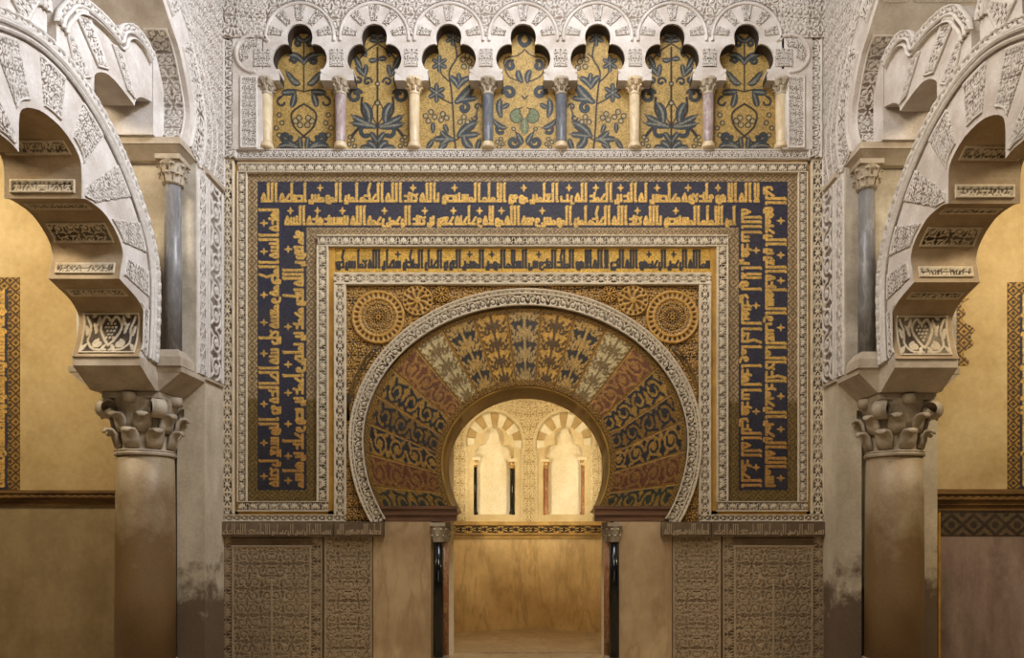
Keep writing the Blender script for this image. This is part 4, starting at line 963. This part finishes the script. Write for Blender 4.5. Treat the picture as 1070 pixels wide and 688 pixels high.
def side(sg):
    left = sg < 0; lab = 'left' if left else 'right'
    Xp, Xa, t, dy = (3.79, 4.05, .70, 0.) if left else (3.58, 3.80, .66, .10)
    k = (Xa-Xp)
    X = lambda a: sg*a
    def bx(b, a0, a1, y0, y1, z0, z1): return b.box(*sorted((X(a0), X(a1))), y0+dy if y0 < 8.95 else y0, y1+dy if y1 < 8.85 else y1, z0, z1)
    INW = (-sg, 0, 0)       # towards the middle of the bay
    def face(name, Y, Z, A, depth, mat, parent, xf, skirt=.02, pat=True, off=.002):
        P = np.stack([np.full_like(Y, X(xf-off)), Y+dy, Z], -1)
        return relief(name, P, smooth2(A)*depth, M[mat], parent, pat=A if pat else None, nrm=INW, skirt=skirt)
    def prismX(b, poly, a0, a1, holes=()): return b.prism([(p[0]+dy, p[1]) for p in poly], [[(p[0]+dy, p[1]) for p in h] for h in holes], lambda p, q, w: (w, p, q), X(a0), X(a1))
    # ---- pier
    r = thing('pier', 'pale plastered wall pier behind the %s brown column' % lab, 'pier', (X(Xa+t/2), 8.8, 0))
    b = MB(); bx(b, Xa+.0, Xa+t+(.0 if left else .36), 8.55, W+.02, 0, 3.17); bx(b, Xp, Xa+.06, 8.42, W+.02, 0, 3.42); b.build('pier_base', M['pierlow'], r)
    b = MB(); bx(b, Xa, Xa+t+.3, 8.06, W+.02, 3.44, 5.73); bx(b, Xp, Xa+.1, 8.2, W+.02, 3.42, 5.80); bx(b, Xa+.02, Xa+t+.2, 7.0, 8.1, 5.70, 5.74) if 0 else None; b.build('pier_shaft', M['pier'], r)
    for y0, y1 in ((8.24, 8.46), (8.49, 8.90)):
        Y, Z = np.meshgrid(np.arange(y0, y1, .0105), np.arange(3.44, 5.76, .0105)); A = bandfield(Z-Z.min(), Y-Y.min(), (Y-Y.min()).max(), 'scroll' if y0 > 8.4 else 'knot', .12)
        face('carved_strip', Y, Z, A, .024, 'stucco', r, Xp)
    # ---- lower column
    cx, cy, R = X(Xa+.305 if left else Xa+.33), 8.2+dy, .305
    zc0, zc1 = 2.545, 3.165
    r = thing('marble_column', 'thick brown marble column with a leafy grey capital, at the %s' % lab, 'column', (cx, cy, 0))
    MB().lathe([(R*1.02, .2), (R*1.015, 1.0), (R*.99, 2.0), (R*.955, zc0-.06)], cx, cy, 40).build('shaft', M['shaft'], r, True)
    b = MB(); b.box(cx-.36, cx+.36, cy-.36, cy+.345, 0, .08); b.lathe([(R*1.18, .08), (R*1.2, .11), (R*1.16, .14), (R*1.06, .15), (R*1.1, .18), (R*1.02, .205)], cx, cy, 40); b.build('base', M['capital'], r)
    b = MB(); R2 = R*.95
    b.lathe([(R*.955, zc0-.065), (R*1.03, zc0-.06), (R*1.05, zc0-.04), (R*1.0, zc0-.025), (R*1.03, zc0-.012), (R*.98, zc0), (R2*.95, zc0+.01), (R2*.98, zc0+.22), (R2*1.04, zc0+.40), (R2*1.16, zc0+.5), (R2*1.18, zc0+.56)], cx, cy, 36)
    # concave abacus
    ab = []
    for q in range(4):
        a = PI/4+q*PI/2
        for s_ in np.linspace(-1, 1, 7)[:-1] if False else np.linspace(0, 1, 8)[:-1]:
            aa = a+s_*PI/2; rr = .44-.13*math.sin(PI*s_)**.8; ab.append((cx+rr*math.cos(aa), cy+rr*math.sin(aa)))
    b.prism(ab, [], lambda p, q, w: (p, q, w), zc1-.07, zc1-.005)
    cap = b.build('capital', M['capital'], r, False)
    for rowi, (za, n, ln) in enumerate(((.02, 8, .19), (.19, 8, .19))):
        for j in range(n):
            a = 2*PI*(j+.5*rowi)/n; d = Vector((math.cos(a), math.sin(a), 0)); o_ = Vector((cx, cy, zc0+za)); rb = R2*(.97+.04*rowi)
            pts = [o_+d*rb, o_+d*(rb+.025)+Vector((0, 0, ln*.45)), o_+d*(rb+.035)+Vector((0, 0, ln*.75)), o_+d*(rb+.075)+Vector((0, 0, ln*.98)), o_+d*(rb+.125)+Vector((0, 0, ln*.98)), o_+d*(rb+.145)+Vector((0, 0, ln*.80))]
            MB().sweep(pts, [.085, .095, .095, .085, .06, .03], [.028, .028, .028, .026, .022, .014], Vector((-d.y, d.x, 0)), 10).build('leaf', M['capital'], cap, True)
    for j in range(4):
        a = PI/4+j*PI/2; d = Vector((math.cos(a), math.sin(a), 0)); sd = Vector((-d.y, d.x, 0)); o_ = Vector((cx, cy, zc0))
        b = MB()
        pts = [o_+d*(R2*1.02)+Vector((0, 0, .36)), o_+d*(R2*1.2)+Vector((0, 0, .47)), o_+d*(R2*1.42)+Vector((0, 0, .53))]
        b.sweep(pts, [.07, .075, .07], .04, sd, 10)
        c0 = o_+d*(R2*1.36)+Vector((0, 0, .44)); n = 20; v = []; f = []
        for e, (hh, rr) in enumerate(((-.075, .075), (-.06, .105), (.06, .105), (.075, .075))):
            for q in range(n): al = 2*PI*q/n; v.append(tuple(c0+sd*hh+d*(rr*math.cos(al))+Vector((0, 0, rr*math.sin(al)))))
        for e in range(3):
            for q in range(n): w_ = (q+1) % n; f.append((e*n+q, e*n+w_, (e+1)*n+w_, (e+1)*n+q))
        f.append(tuple(range(n))); f.append(tuple(3*n+q for q in reversed(range(n)))); b.add(v, f); b.build('volute', M['capital'], cap, True)
        a2 = j*PI/2; d2 = Vector((math.cos(a2), math.sin(a2), 0)); b = MB(); p = o_+d2*(R2*1.14)
        b.lathe([(.07, zc0+.5), (.08, zc0+.55), (.075, zc0+.6)], p.x, p.y, 12); b.build('abacus_boss', M['capital'], cap, True)
    # ---- lower impost, a cross-shaped block
    r = thing('impost_block', 'grey marble cross-shaped impost block on the capital of the %s brown column' % lab, 'impost', (X(Xa+t/2), 8.1+dy, zc1))
    b = MB()
    def ch(a0, a1, y0, y1, A0, A1, Y0, Y1, z0, z1):
        xs = sorted((X(a0), X(a1))); Xs = sorted((X(A0), X(A1)))
        b.hexa([(xs[0], y0+dy, z0), (xs[1], y0+dy, z0), (xs[1], y1+dy, z0), (xs[0], y1+dy, z0)], [(Xs[0], Y0+dy, z1), (Xs[1], Y0+dy, z1), (Xs[1], Y1+dy, z1), (Xs[0], Y1+dy, z1)])
    ch(Xa, Xa+t, 7.82, 8.54, Xa, Xa+t, 7.52, 8.54, zc1, 3.36); bx(b, Xa, Xa+t, 7.515, 8.54, 3.36, 3.45)
    ch(Xa-.01, Xa+t+.01, 7.88, 8.41, Xp, Xa+t+k, 7.86, 8.41, zc1+.005, 3.37); bx(b, Xp-.005, Xa+t+k, 7.855, 8.415, 3.37, 3.43)
    b.build('block', M['impost'], r)
    b = MB(); bx(b, Xp-.03, Xp+.01, 8.42, 8.9, 3.40, 3.43); b.build('ledge', M['impost'], r)
    # ---- nook shaft
    nx_, ny_ = X(Xp+.155*(k/.26)**.5), 7.99+dy; rad = .092
    r = thing('nook_column', 'slim grey marble shaft with a small capital on the %s impost, beside the lobed arch' % lab, 'column', (nx_, ny_, 3.45))
    MB().lathe([(rad, 3.62), (rad*.98, 4.5), (rad*.92, 5.45)], nx_, ny_, 22).build('shaft', M['grey'], r, True)
    b = MB(); b.lathe([(.175, 3.45), (.172, 3.52), (.13, 3.6), (.112, 3.62), (.105, 3.66), (.094, 3.67)], nx_, ny_, 4, True, PI/4) if 0 else None
    e = .165; e2 = .1; b.hexa([(nx_-e, ny_-e, 3.43), (nx_+e, ny_-e, 3.43), (nx_+e, ny_+e, 3.43), (nx_-e, ny_+e, 3.43)], [(nx_-e*.95, ny_-e*.95, 3.53), (nx_+e*.95, ny_-e*.95, 3.53), (nx_+e*.95, ny_+e*.95, 3.53), (nx_-e*.95, ny_+e*.95, 3.53)])
    b.hexa([(nx_-e*.95, ny_-e*.95, 3.53), (nx_+e*.95, ny_-e*.95, 3.53), (nx_+e*.95, ny_+e*.95, 3.53), (nx_-e*.95, ny_+e*.95, 3.53)], [(nx_-e2, ny_-e2, 3.62), (nx_+e2, ny_-e2, 3.62), (nx_+e2, ny_+e2, 3.62), (nx_-e2, ny_+e2, 3.62)])
    b.build('base', M['impost'], r)
    b = MB(); small_capital(b, nx_, ny_, 5.44, 5.73, rad, rad*1.45); b.build('capital', M['capital'], r)
    # ---- upper impost
    r = thing('impost_block', 'plain pale impost block above the slim grey shaft, %s side' % lab, 'impost', (X(Xa+t/2), 8.1+dy, 5.72))
    b = MB(); ch(Xp+.13, Xa+t+.1, 7.98, 8.5, Xp, Xa+t+k, 7.83, 8.42, 5.715, 5.82); bx(b, Xp-.005, Xa+t+k, 7.82, 8.43, 5.82, 5.89)
    b.build('block', M['impost'], r); b = MB(); bx(b, Xp-.035, Xp+.01, 8.43, 8.9, 5.80, 5.85); b.build('ledge', M['impost'], r)
    # ---- lobed arch
    r = thing('lobed_arch', 'large five-lobed white arch with carved blocks springing from the %s brown column' % lab, 'arch', (X(Xa+t/2), AX+dy, 3.45))
    b = MB(); prismX(b, EX+list(reversed(IN)), Xa, Xa+t); b.build('arch_body', M['plain'], r)
    n_ = len(IN); q_ = np.array(IN); dq = np.gradient(q_, axis=0); dq /= np.linalg.norm(dq, axis=1, keepdims=True)+1e-9; nq = np.stack([dq[:, 1], -dq[:, 0]], -1); nq *= np.where(((np.array([AX, 4.36])-q_)*nq).sum(1) > 0, 1, -1)[:, None]; q_ = q_+nq*.0012
    MB().add([(X(Xa+.004), y+dy, z) for y, z in q_]+[(X(Xa+t-.004), y+dy, z) for y, z in q_], [(i, i+1, n_+i+1, n_+i) for i in range(n_-1)]).build('soffit_shade_lining', M['soffit_shade'], r)  # thin added strip carries the painted shade of the underside
    pts = np.array(EX); d_ = np.gradient(pts, axis=0); d_ /= np.linalg.norm(d_, axis=1, keepdims=True); nrm_ = np.stack([d_[:, 1], -d_[:, 0]], -1)
    arc = np.concatenate([[0], np.cumsum(np.linalg.norm(np.diff(pts, axis=0), axis=1))]); aN = np.arange(0, arc[-1], .016)
    pt = np.stack([np.interp(aN, arc, pts[:, i]) for i in (0, 1)], -1); nm = np.stack([np.interp(aN, arc, nrm_[:, i]) for i in (0, 1)], -1)
    cc = np.array([AX, 4.4]); sgn = np.sign(((cc-pt)*nm).sum(1))[:, None]; nm = nm*sgn
    tt_ = np.linspace(-.02, .15, 16); Y = pt[None, :, 0]+nm[None, :, 0]*tt_[:, None]; Z = pt[None, :, 1]+nm[None, :, 1]*tt_[:, None]; T = np.linspace(0, 1, 16)[:, None]+0*Y
    A = np.where(T < .33, samp(T_KN, aN[None]/.13, T/.33), 0.15); A = np.where((np.abs(T-.50) < .09) | (np.abs(T-.82) < .08) | (T < .05) | (np.abs(T-.35) < .03), 1.15, A)
    face('archivolt', Y, Z, A, .04, 'stucco', r, Xa, skirt=.02)
    ccx, ccz = AX, 4.36
    def radial(poly, ang):
        q = np.array(poly); a = np.arctan2(q[:, 1]-ccz, q[:, 0]-ccx); rr = np.hypot(q[:, 0]-ccx, q[:, 1]-ccz); o_ = np.argsort(a); return np.interp(ang, a[o_], rr[o_])
    cuts = [(-31, -14), (-9, 1), (8, 19), (29, 42), (55, 70), (82.5, 97.5)]
    cuts += [(180-a1, 180-a0) for a0, a1 in cuts[:5]]
    HIa, HEa = IN, EX
    def radialw(poly, ang):
        q = np.array(poly); a = np.arctan2(q[:, 1]-ccz, q[:, 0]-ccx); a = np.where(a < -PI/2, a+2*PI, a); rr = np.hypot(q[:, 0]-ccx, q[:, 1]-ccz); o_ = np.argsort(a, kind='stable'); return np.interp(ang, a[o_], rr[o_])
    for a0, a1 in cuts:
        aa = np.radians(np.linspace(a0, a1, max(12, int(abs(a1-a0)*1.6)))); rin = radialw(IN, aa)
        if a0 >= -9 and a1 <= 189: rin = np.maximum.accumulate(rin) if False else np.convolve(np.pad(rin, 2, mode='edge'), np.ones(5)/5, 'valid')
        rin = rin+.055; rout = radialw(EX, aa)-.165
        if (rout-rin).min() < .05: rin = np.minimum(rin, rout-.1)
        n = max(10, int((rout-rin).max()/.012)); T = np.linspace(0, 1, n)[:, None]; Rr = rin[None]*(1-T)+rout[None]*T
        Y = ccx+Rr*np.cos(aa)[None]; Z = ccz+Rr*np.sin(aa)[None]; am = math.radians((a0+a1)/2)
        A = scroll((Y-ccx)*math.sin(am)-(Z-ccz)*math.cos(am), (Y-ccx)*math.cos(am)+(Z-ccz)*math.sin(am), .085)
        e = np.minimum(T, 1-T)*np.ones_like(Y)*(rout-rin)[None]; A = np.where(e < .014, 1, A)
        face('carved_block', Y, Z, A, .015, 'stucco', r, Xa, skirt=.004)
    def soffit(path, f0, f1, x0, x1, mat, parent, cell, name='carved_soffit_panel', kind='palmette', toward=None, depth=.016, mirror=False):
        q = np.array(path); ar = np.concatenate([[0], np.cumsum(np.linalg.norm(np.diff(q, axis=0), axis=1))]); L = ar[-1]
        s_ = np.linspace(f0*L, f1*L, max(8, int((f1-f0)*L/.012))); y = np.interp(s_, ar, q[:, 0]); z = np.interp(s_, ar, q[:, 1]); xx = np.linspace(x0, x1, int((x1-x0)/.012)+2)
        if mirror: y = 2*AX-y
        G, Hh = np.meshgrid(xx, s_); P = np.stack([X(G), np.broadcast_to(y[:, None], G.shape)+dy, np.broadcast_to(z[:, None], G.shape)], -1)
        c0 = (x0+x1)/2
        if kind == 'heart': A = heart(x1-x0, s_[-1]-s_[0], G.shape)
        else: A = scroll(np.abs(G-c0), Hh, cell)
        e = np.minimum(np.minimum(G-x0, x1-G), np.minimum(Hh-s_[0], s_[-1]-Hh)); A = np.where(e < .02, 1, A)
        du = np.gradient(P, axis=1); dv = np.gradient(P, axis=0); n_ = np.cross(du, dv); tw = np.array([X(c0), (toward or (AX, 4.36))[0]+dy, (toward or (AX, 4.36))[1]])
        sg_ = 1.0 if ((tw-P)*n_).sum() > 0 else -1.0
        relief(name, P, smooth2(A)*depth*.7+.002, M[mat], parent, pat=A, sign=sg_, skirt=.006)
    i0, i1 = Xa+.06, Xa+t-.06
    for mi in (False, True):
        for lb, f0, f1, kd, cell in ((0, .04, .50, 'heart', .24), (0, .72, .84, 'scroll', .06), (1, .05, .16, 'scroll', .06), (1, .36, .56, 'scroll', .12), (1, .74, .86, 'scroll', .06), (2, .06, .22, 'scroll', .07), (2, .5, .68, 'scroll', .07)):
            soffit(lobes[lb], f0, f1, i0, i1, 'stucco_warm', r, cell, kind=kd, mirror=mi)
    # ---- upper interlacing arches
    quads = [[(75.7, 8.5), (90, 10), (113.5, 73), (102, 69.6)], [(67.5, 27), (73, 33), (95, 81), (80, 82)], [(117, 46), (126, 50), (141, 104), (133, 94)]]
    uy = lambda u: 4.05*F/(UC-u)
    for far in (True, False):
        m = (lambda y: y) if far else (lambda y: 2*AX-y)
        wh = 'the farther one' if far else 'the nearer one'
        r = thing('interlaced_arch', 'white lobed upper arch on the crown of the %s large arch, %s' % (lab, wh), 'arch', (X(Xa+t/2), m(7.0)+dy, 5.7))
        EXm = [p for p in EX if 6.22 < p[0] < 6.74] if far else [p for p in EX if 6.22 < p[0] < 6.74]
        ue = cr(UPE[1:9], 4)[:-1]+cr(UPE[8:], 4); ui_ = cr(UPI[:7], 4)[:-1]+cr(UPI[6:], 4)
        poly = [(m(y), z) for y, z in [(6.20, 5.72)]+ue+list(reversed(ui_))]
        b = MB(); prismX(b, poly, Xa+.005, Xa+t); b.build('arch_body', M['plain'], r)
        q = np.array([(m(y), z) for y, z in ue]); ar = np.concatenate([[0], np.cumsum(np.linalg.norm(np.diff(q, axis=0), axis=1))]); s_ = np.arange(0, ar[-1], .015)
        p2 = np.stack([np.interp(s_, ar, q[:, i]) for i in (0, 1)], -1); dd = np.gradient(p2, axis=0); dd /= np.linalg.norm(dd, axis=1, keepdims=True); nn_ = np.stack([dd[:, 1], -dd[:, 0]], -1)
        if not far: nn_ = -nn_
        T1 = np.linspace(-.015, .12, 13); Y = p2[None, :, 0]+nn_[None, :, 0]*T1[:, None]; Z = p2[None, :, 1]+nn_[None, :, 1]*T1[:, None]; T = np.linspace(0, 1, 13)[:, None]+0*Y
        A = np.where(T < .4, samp(T_KN, s_[None]/.11, T/.4), .1); A = np.where((np.abs(T-.55) < .09) | (T < .05) | (T > .88), 1.1, A)
        face('archivolt', Y, Z, A, .035, 'stucco', r, Xa)
        for qd in quads:
            c4 = [(uy(u), EYE+(VC-v)*uy(u)/F) for u, v in qd]; n1, n2 = 14, 42
            aa, bb = np.meshgrid(np.linspace(0, 1, n1), np.linspace(0, 1, n2)); g = lambda i: (1-bb)*((1-aa)*c4[0][i]+aa*c4[1][i])+bb*((1-aa)*c4[3][i]+aa*c4[2][i])
            Y, Z = m(g(0)), g(1); A = scroll(aa*.14, bb*.62, .075); A = np.where((aa < .08) | (aa > .92) | (bb < .025) | (bb > .975), 1, A); face('carved_block', Y, Z, A, .015, 'stucco', r, Xa, skirt=.004)
    # ---- wall arch above the pier
    r = thing('wall_arch', 'upper %s blind wall arch with carved face, over the impost of the slim grey shaft' % lab, 'arch', (X(Xp), 8.2+dy, 5.89))
    wi = cr(WAI, 5); wif = wi+list(reversed([(2*AX-y, z) for y, z in wi]))[1:]
    yb = W+.02-dy
    poly = [(yb, 5.80), (yb, 8.3), (2*AX-yb, 8.3), (2*AX-yb, 5.89), wif[-1]]+list(reversed(wif))[1:]+[(8.3, 5.89), (8.4, 5.80)]
    b = MB(); prismX(b, poly, Xp, Xa+t+.3); b.build('arch_body', M['plain'], r)
    q = np.array(wi); ar = np.concatenate([[0], np.cumsum(np.linalg.norm(np.diff(q, axis=0), axis=1))]); s_ = np.arange(0, ar[-1], .013)
    p2 = np.stack([np.interp(s_, ar, q[:, i]) for i in (0, 1)], -1); dd = np.gradient(p2, axis=0); dd /= np.linalg.norm(dd, axis=1, keepdims=True); nn_ = np.stack([dd[:, 1], -dd[:, 0]], -1)
    T1 = np.linspace(.085, .36, 24)
    zs = p2[:, 1]; carv = (zs > 6.0)
    L1 = ar[-1]
    for f0, f1 in ((.02, .36), (.445, .62), (.70, .86)):
        sel = (s_ > f0*L1) & (s_ < f1*L1); Y = p2[None, sel, 0]+nn_[None, sel, 0]*T1[:, None]; Z = p2[None, sel, 1]+nn_[None, sel, 1]*T1[:, None]
        A = scroll(s_[None, sel]+0*Y, T1[:, None]+0*Y, .125); e = np.minimum(T1-.085, .36-T1)[:, None]+0*Y; A = np.where(e < .014, 1, A); face('carved_voussoir', Y, Z, A, .028, 'stucco', r, Xp, skirt=.01)
    # carved ground between the arch face and the corner
    Y, Z = np.meshgrid(np.arange(6.6, 8.93-dy, .012), np.arange(5.86, 8.2, .012)); ring_ = np.array([(y, z) for y, z in zip(p2[:, 0]+nn_[:, 0]*.37, p2[:, 1]+nn_[:, 1]*.37)])
    o_ = np.argsort(ring_[:, 1]); rz = np.interp(Z, ring_[o_, 1], ring_[o_, 0]); msk = Y > rz
    A = scroll(Y-rz.mean(), Z, .10); off = Y-rz; edge_ = np.clip((off-.012)/.03, 0, 1); A = np.where((np.abs(off-.02) < .014) | (np.abs(off-.16) < .010) | (np.abs(off-.30) < .012) | (Y > 8.905-dy), 1.05, A)
    P = np.stack([np.full_like(Y, X(Xp-.002)), Y+dy, Z], -1); relief('carved_ground', P, smooth2(A)*edge_*.022, M['stucco_soft'], r, pat=A, nrm=INW, mask=msk)
    for f0, f1 in ((.02, .42), (.52, .68)):
        soffit(wi, f0, f1, Xp+.055, Xp+.30, 'stucco', r, .125, kind='scroll', toward=(6.5, 6.4))
        soffit(wi, f0, f1, Xp+.38, Xa+t+.2, 'stucco', r, .125, kind='scroll', toward=(6.5, 6.4)) if f0 > .4 else None
    b = MB(); bx(b, Xa+.0, Xa+t, 7.775, 8.0, 5.89, 6.8); b.build('springer', M['plain'], r)
side(-1); side(1)

# ================================================================== FAR SIDE WALLS
def far(sg):
    left = sg < 0; lab = 'left' if left else 'right'; f = (lambda u: u)
    ua, ub = (-140, 131) if left else (973, 1230)
    vb = VC+EYE*F/8.98; y = 8.985
    o = slab_box('plaster_field', ua, -100, ub, 515, y+.02, 'ochre'); tag(o, 'bare ochre plaster wall seen through the %s lobed arch, above the moulding' % lab, 'wall')
    o = slab_box('dado_wall' if left else 'marble_dado', ua, 528, ub, vb, y+.01, 'lowwall' if left else 'redslab'); tag(o, 'dull tan plastered lower wall left of the left brown column' if left else 'worn pinkish marble dado at the right edge, under the moulding', 'wall')
    r = thing('wall_moulding', 'gilt brown moulding running along the %s side wall' % lab, 'moulding', (wx((ua+ub)/2, y), y, wz(528, y)))
    b = MB(); x0, x1 = sorted((wx(ua, y), wx(ub, y)))
    for v0, v1, dp in ((513, 516, .10), (516, 521, .075), (521, 524.5, .045), (524.5, 528.5, .02)) if left else ((512, 517, .12), (517, 523, .09), (523, 528, .06), (528, 533.5, .025)): b.box(x0, x1, y-dp, W+.05, wz(v1, y), wz(v0, y))
    b.build('moulding', M['wood'], r)
    P, U, V = wall_grid(ua+4, 516.3 if left else 517.5, ub-4, 520.8 if left else 522.8, y-.076 if left else y-.091, .012); A = .5+.5*np.cos(U*60)*np.cos((V/V.max()-.5)*2.5)
    relief('bead_row', P, A*.012, M['wood'], r, nrm=FRONT, skirt=.005)
    yy = y+.012
    def mosaic(u0, v0, u1, v1, label, inner=True, cutfn=None):
        P, U, V = wall_grid(u0, v0, u1, v1, yy, .0085); w, h = U.max(), V.max()
        A = samp(T_LO, U/.14, V/.14); C = pix(A, S(168, 130, 66), S(70, 56, 40), .25)
        if inner:
            e = np.minimum(np.minimum(U, w-U), h-V); ins = e > .145; nx = int(h/.008); c = Cv(h, .26, h/nx)
            write(c, 'عالم الغيب والشهادة العزيز الرحيم هو الحي لا اله الا هو فادعوه مخلصين', .02, h-.02, .01, .25)
            ii = np.clip((V/c.px).astype(int), 0, c.nx-1); off = (w-.15-U) if left else (U-.15); jj = np.clip((np.mod(off, .27)/c.px).astype(int), 0, c.ny-1)
            B = c.A[jj, ii]; C = np.where(ins[..., None], pix(B, NAVY, GOLD, 0, .25), C)
        msk = cutfn(P[..., 0], P[..., 2]) if cutfn else None
        o = relief('mosaic_strip' if inner else 'mosaic_fragment', P, np.zeros_like(U), M['mosaic'], None, colr=C, nrm=FRONT, mask=msk, skirt=.012); tag(o, label, 'mosaic'); return o
    if left: mosaic(-90, 290, 20.5, 512, 'strip of gold and blue mosaic at the left edge, on the ochre wall')
    else:
        mosaic(1053, 295, 1160, 511, 'strip of gold and blue mosaic at the right edge, on the ochre wall')
        def cut(x, z):
            u = UC+x*F/yy; v = VC-(z-EYE)*F/yy; return u < 1011+5*np.sin(v*.13)+3*np.sin(v*.37)+(v-318)*.06
        mosaic(960, 312, 1024, 382, 'broken fragment of gold mosaic on the ochre wall behind the right lobed arch', False, cut)
        r = thing('painted_border', 'dark painted ornamental border with a gold edge around the pinkish marble dado', 'border', (wx(1060, y), y, 0))
        P, U, V = wall_grid(983, 536, 1225, 560, y, .009); A = samp(T_LO, U/.27, V/.27); relief('top_band', P, A*.002, M['mosaic'], r, colr=pix(A, S(96, 78, 56), S(58, 46, 36), 0), nrm=FRONT, skirt=.008)
        slab_box('gold_edge', 980.5, 534, 983, vb, y-.004, 'gold', r)
far(-1); far(1)

# ================================================================== LIGHT AND CAMERA
def area(name, loc, target, size, power, color, size_y=None, spread=None):
    d = bpy.data.lights.new(name, 'AREA'); d.energy = power; d.color = color; d.size = size
    if size_y: d.shape = 'RECTANGLE'; d.size_y = size_y
    if spread: d.spread = math.radians(spread)
    o = bpy.data.objects.new(name, d); col.objects.link(o); o.location = loc
    o.rotation_euler = (Vector(target)-Vector(loc)).to_track_quat('-Z', 'Y').to_euler(); return o
def spot(name, loc, target, power, color, angle, blend=.7, rad=.15):
    d = bpy.data.lights.new(name, 'SPOT'); d.energy = power; d.color = color; d.spot_size = math.radians(angle); d.spot_blend = blend; d.shadow_soft_size = rad
    o = bpy.data.objects.new(name, d); col.objects.link(o); o.location = loc
    o.rotation_euler = (Vector(target)-Vector(loc)).to_track_quat('-Z', 'Y').to_euler(); return o
area('dome_daylight', (.3, 5.6, 9.4), (0, 8.8, 5.0), 2.0, 225, (.90, .93, 1.0))
area('dome_window_right', (2.6, 4.9, 9.2), (-4.0, 6.4, 6.3), .8, 125, (.80, .87, 1.0), spread=75)
area('dome_window_left', (-2.4, 4.8, 8.6), (3.8, 6.6, 5.4), .8, 46, (1.0, .88, .74), spread=90)
area('floodlight', (0, 3.4, 6.4), (0, 9, 3.8), 1.0, 98, (1.0, .85, .66))
area('hall_fill', (0, -1.5, 3.6), (0, 9, 2.2), 4.0, 62, (1.0, .83, .60))  # unseen warm fill added from the camera side to lift the lower wall
for s in (-1, 1):
    spot('niche_lamp', (-.05+s*1.25, 10.35, 2.2), (-.05-s*.55, 12.0, 2.75), 90, (1.0, .88, .62), 105, .8, .12)
    area('side_bay_lamp', (s*6.6, 5.9, 6.2), (s*6.0, 9, 2.6), .8, 175, (1.0, .84, .60))
area('niche_top_lamp', (-.06, 10.6, 4.1), (-.06, 11.6, 1.6), .5, 15, (1.0, .82, .52))
wd = bpy.data.worlds.new('hall'); bpy.context.scene.world = wd; wd.use_nodes = True
wd.node_tree.nodes['Background'].inputs[0].default_value = (.62, .55, .46, 1); wd.node_tree.nodes['Background'].inputs[1].default_value = .04
cam = bpy.data.cameras.new('camera'); co_ = bpy.data.objects.new('camera', cam); col.objects.link(co_)
co_.location = (0, 0, EYE); co_.rotation_euler = (PI/2, 0, 0); cam.sensor_fit = 'HORIZONTAL'; cam.sensor_width = 36; cam.lens = 36*F/1070
cam.shift_x = (535-UC)/1070; cam.shift_y = (VC-344)/1070; cam.clip_end = 100
sc = bpy.context.scene; sc.camera = co_
sc.view_settings.view_transform = 'Standard'; sc.view_settings.look = 'None'; sc.view_settings.exposure = 0
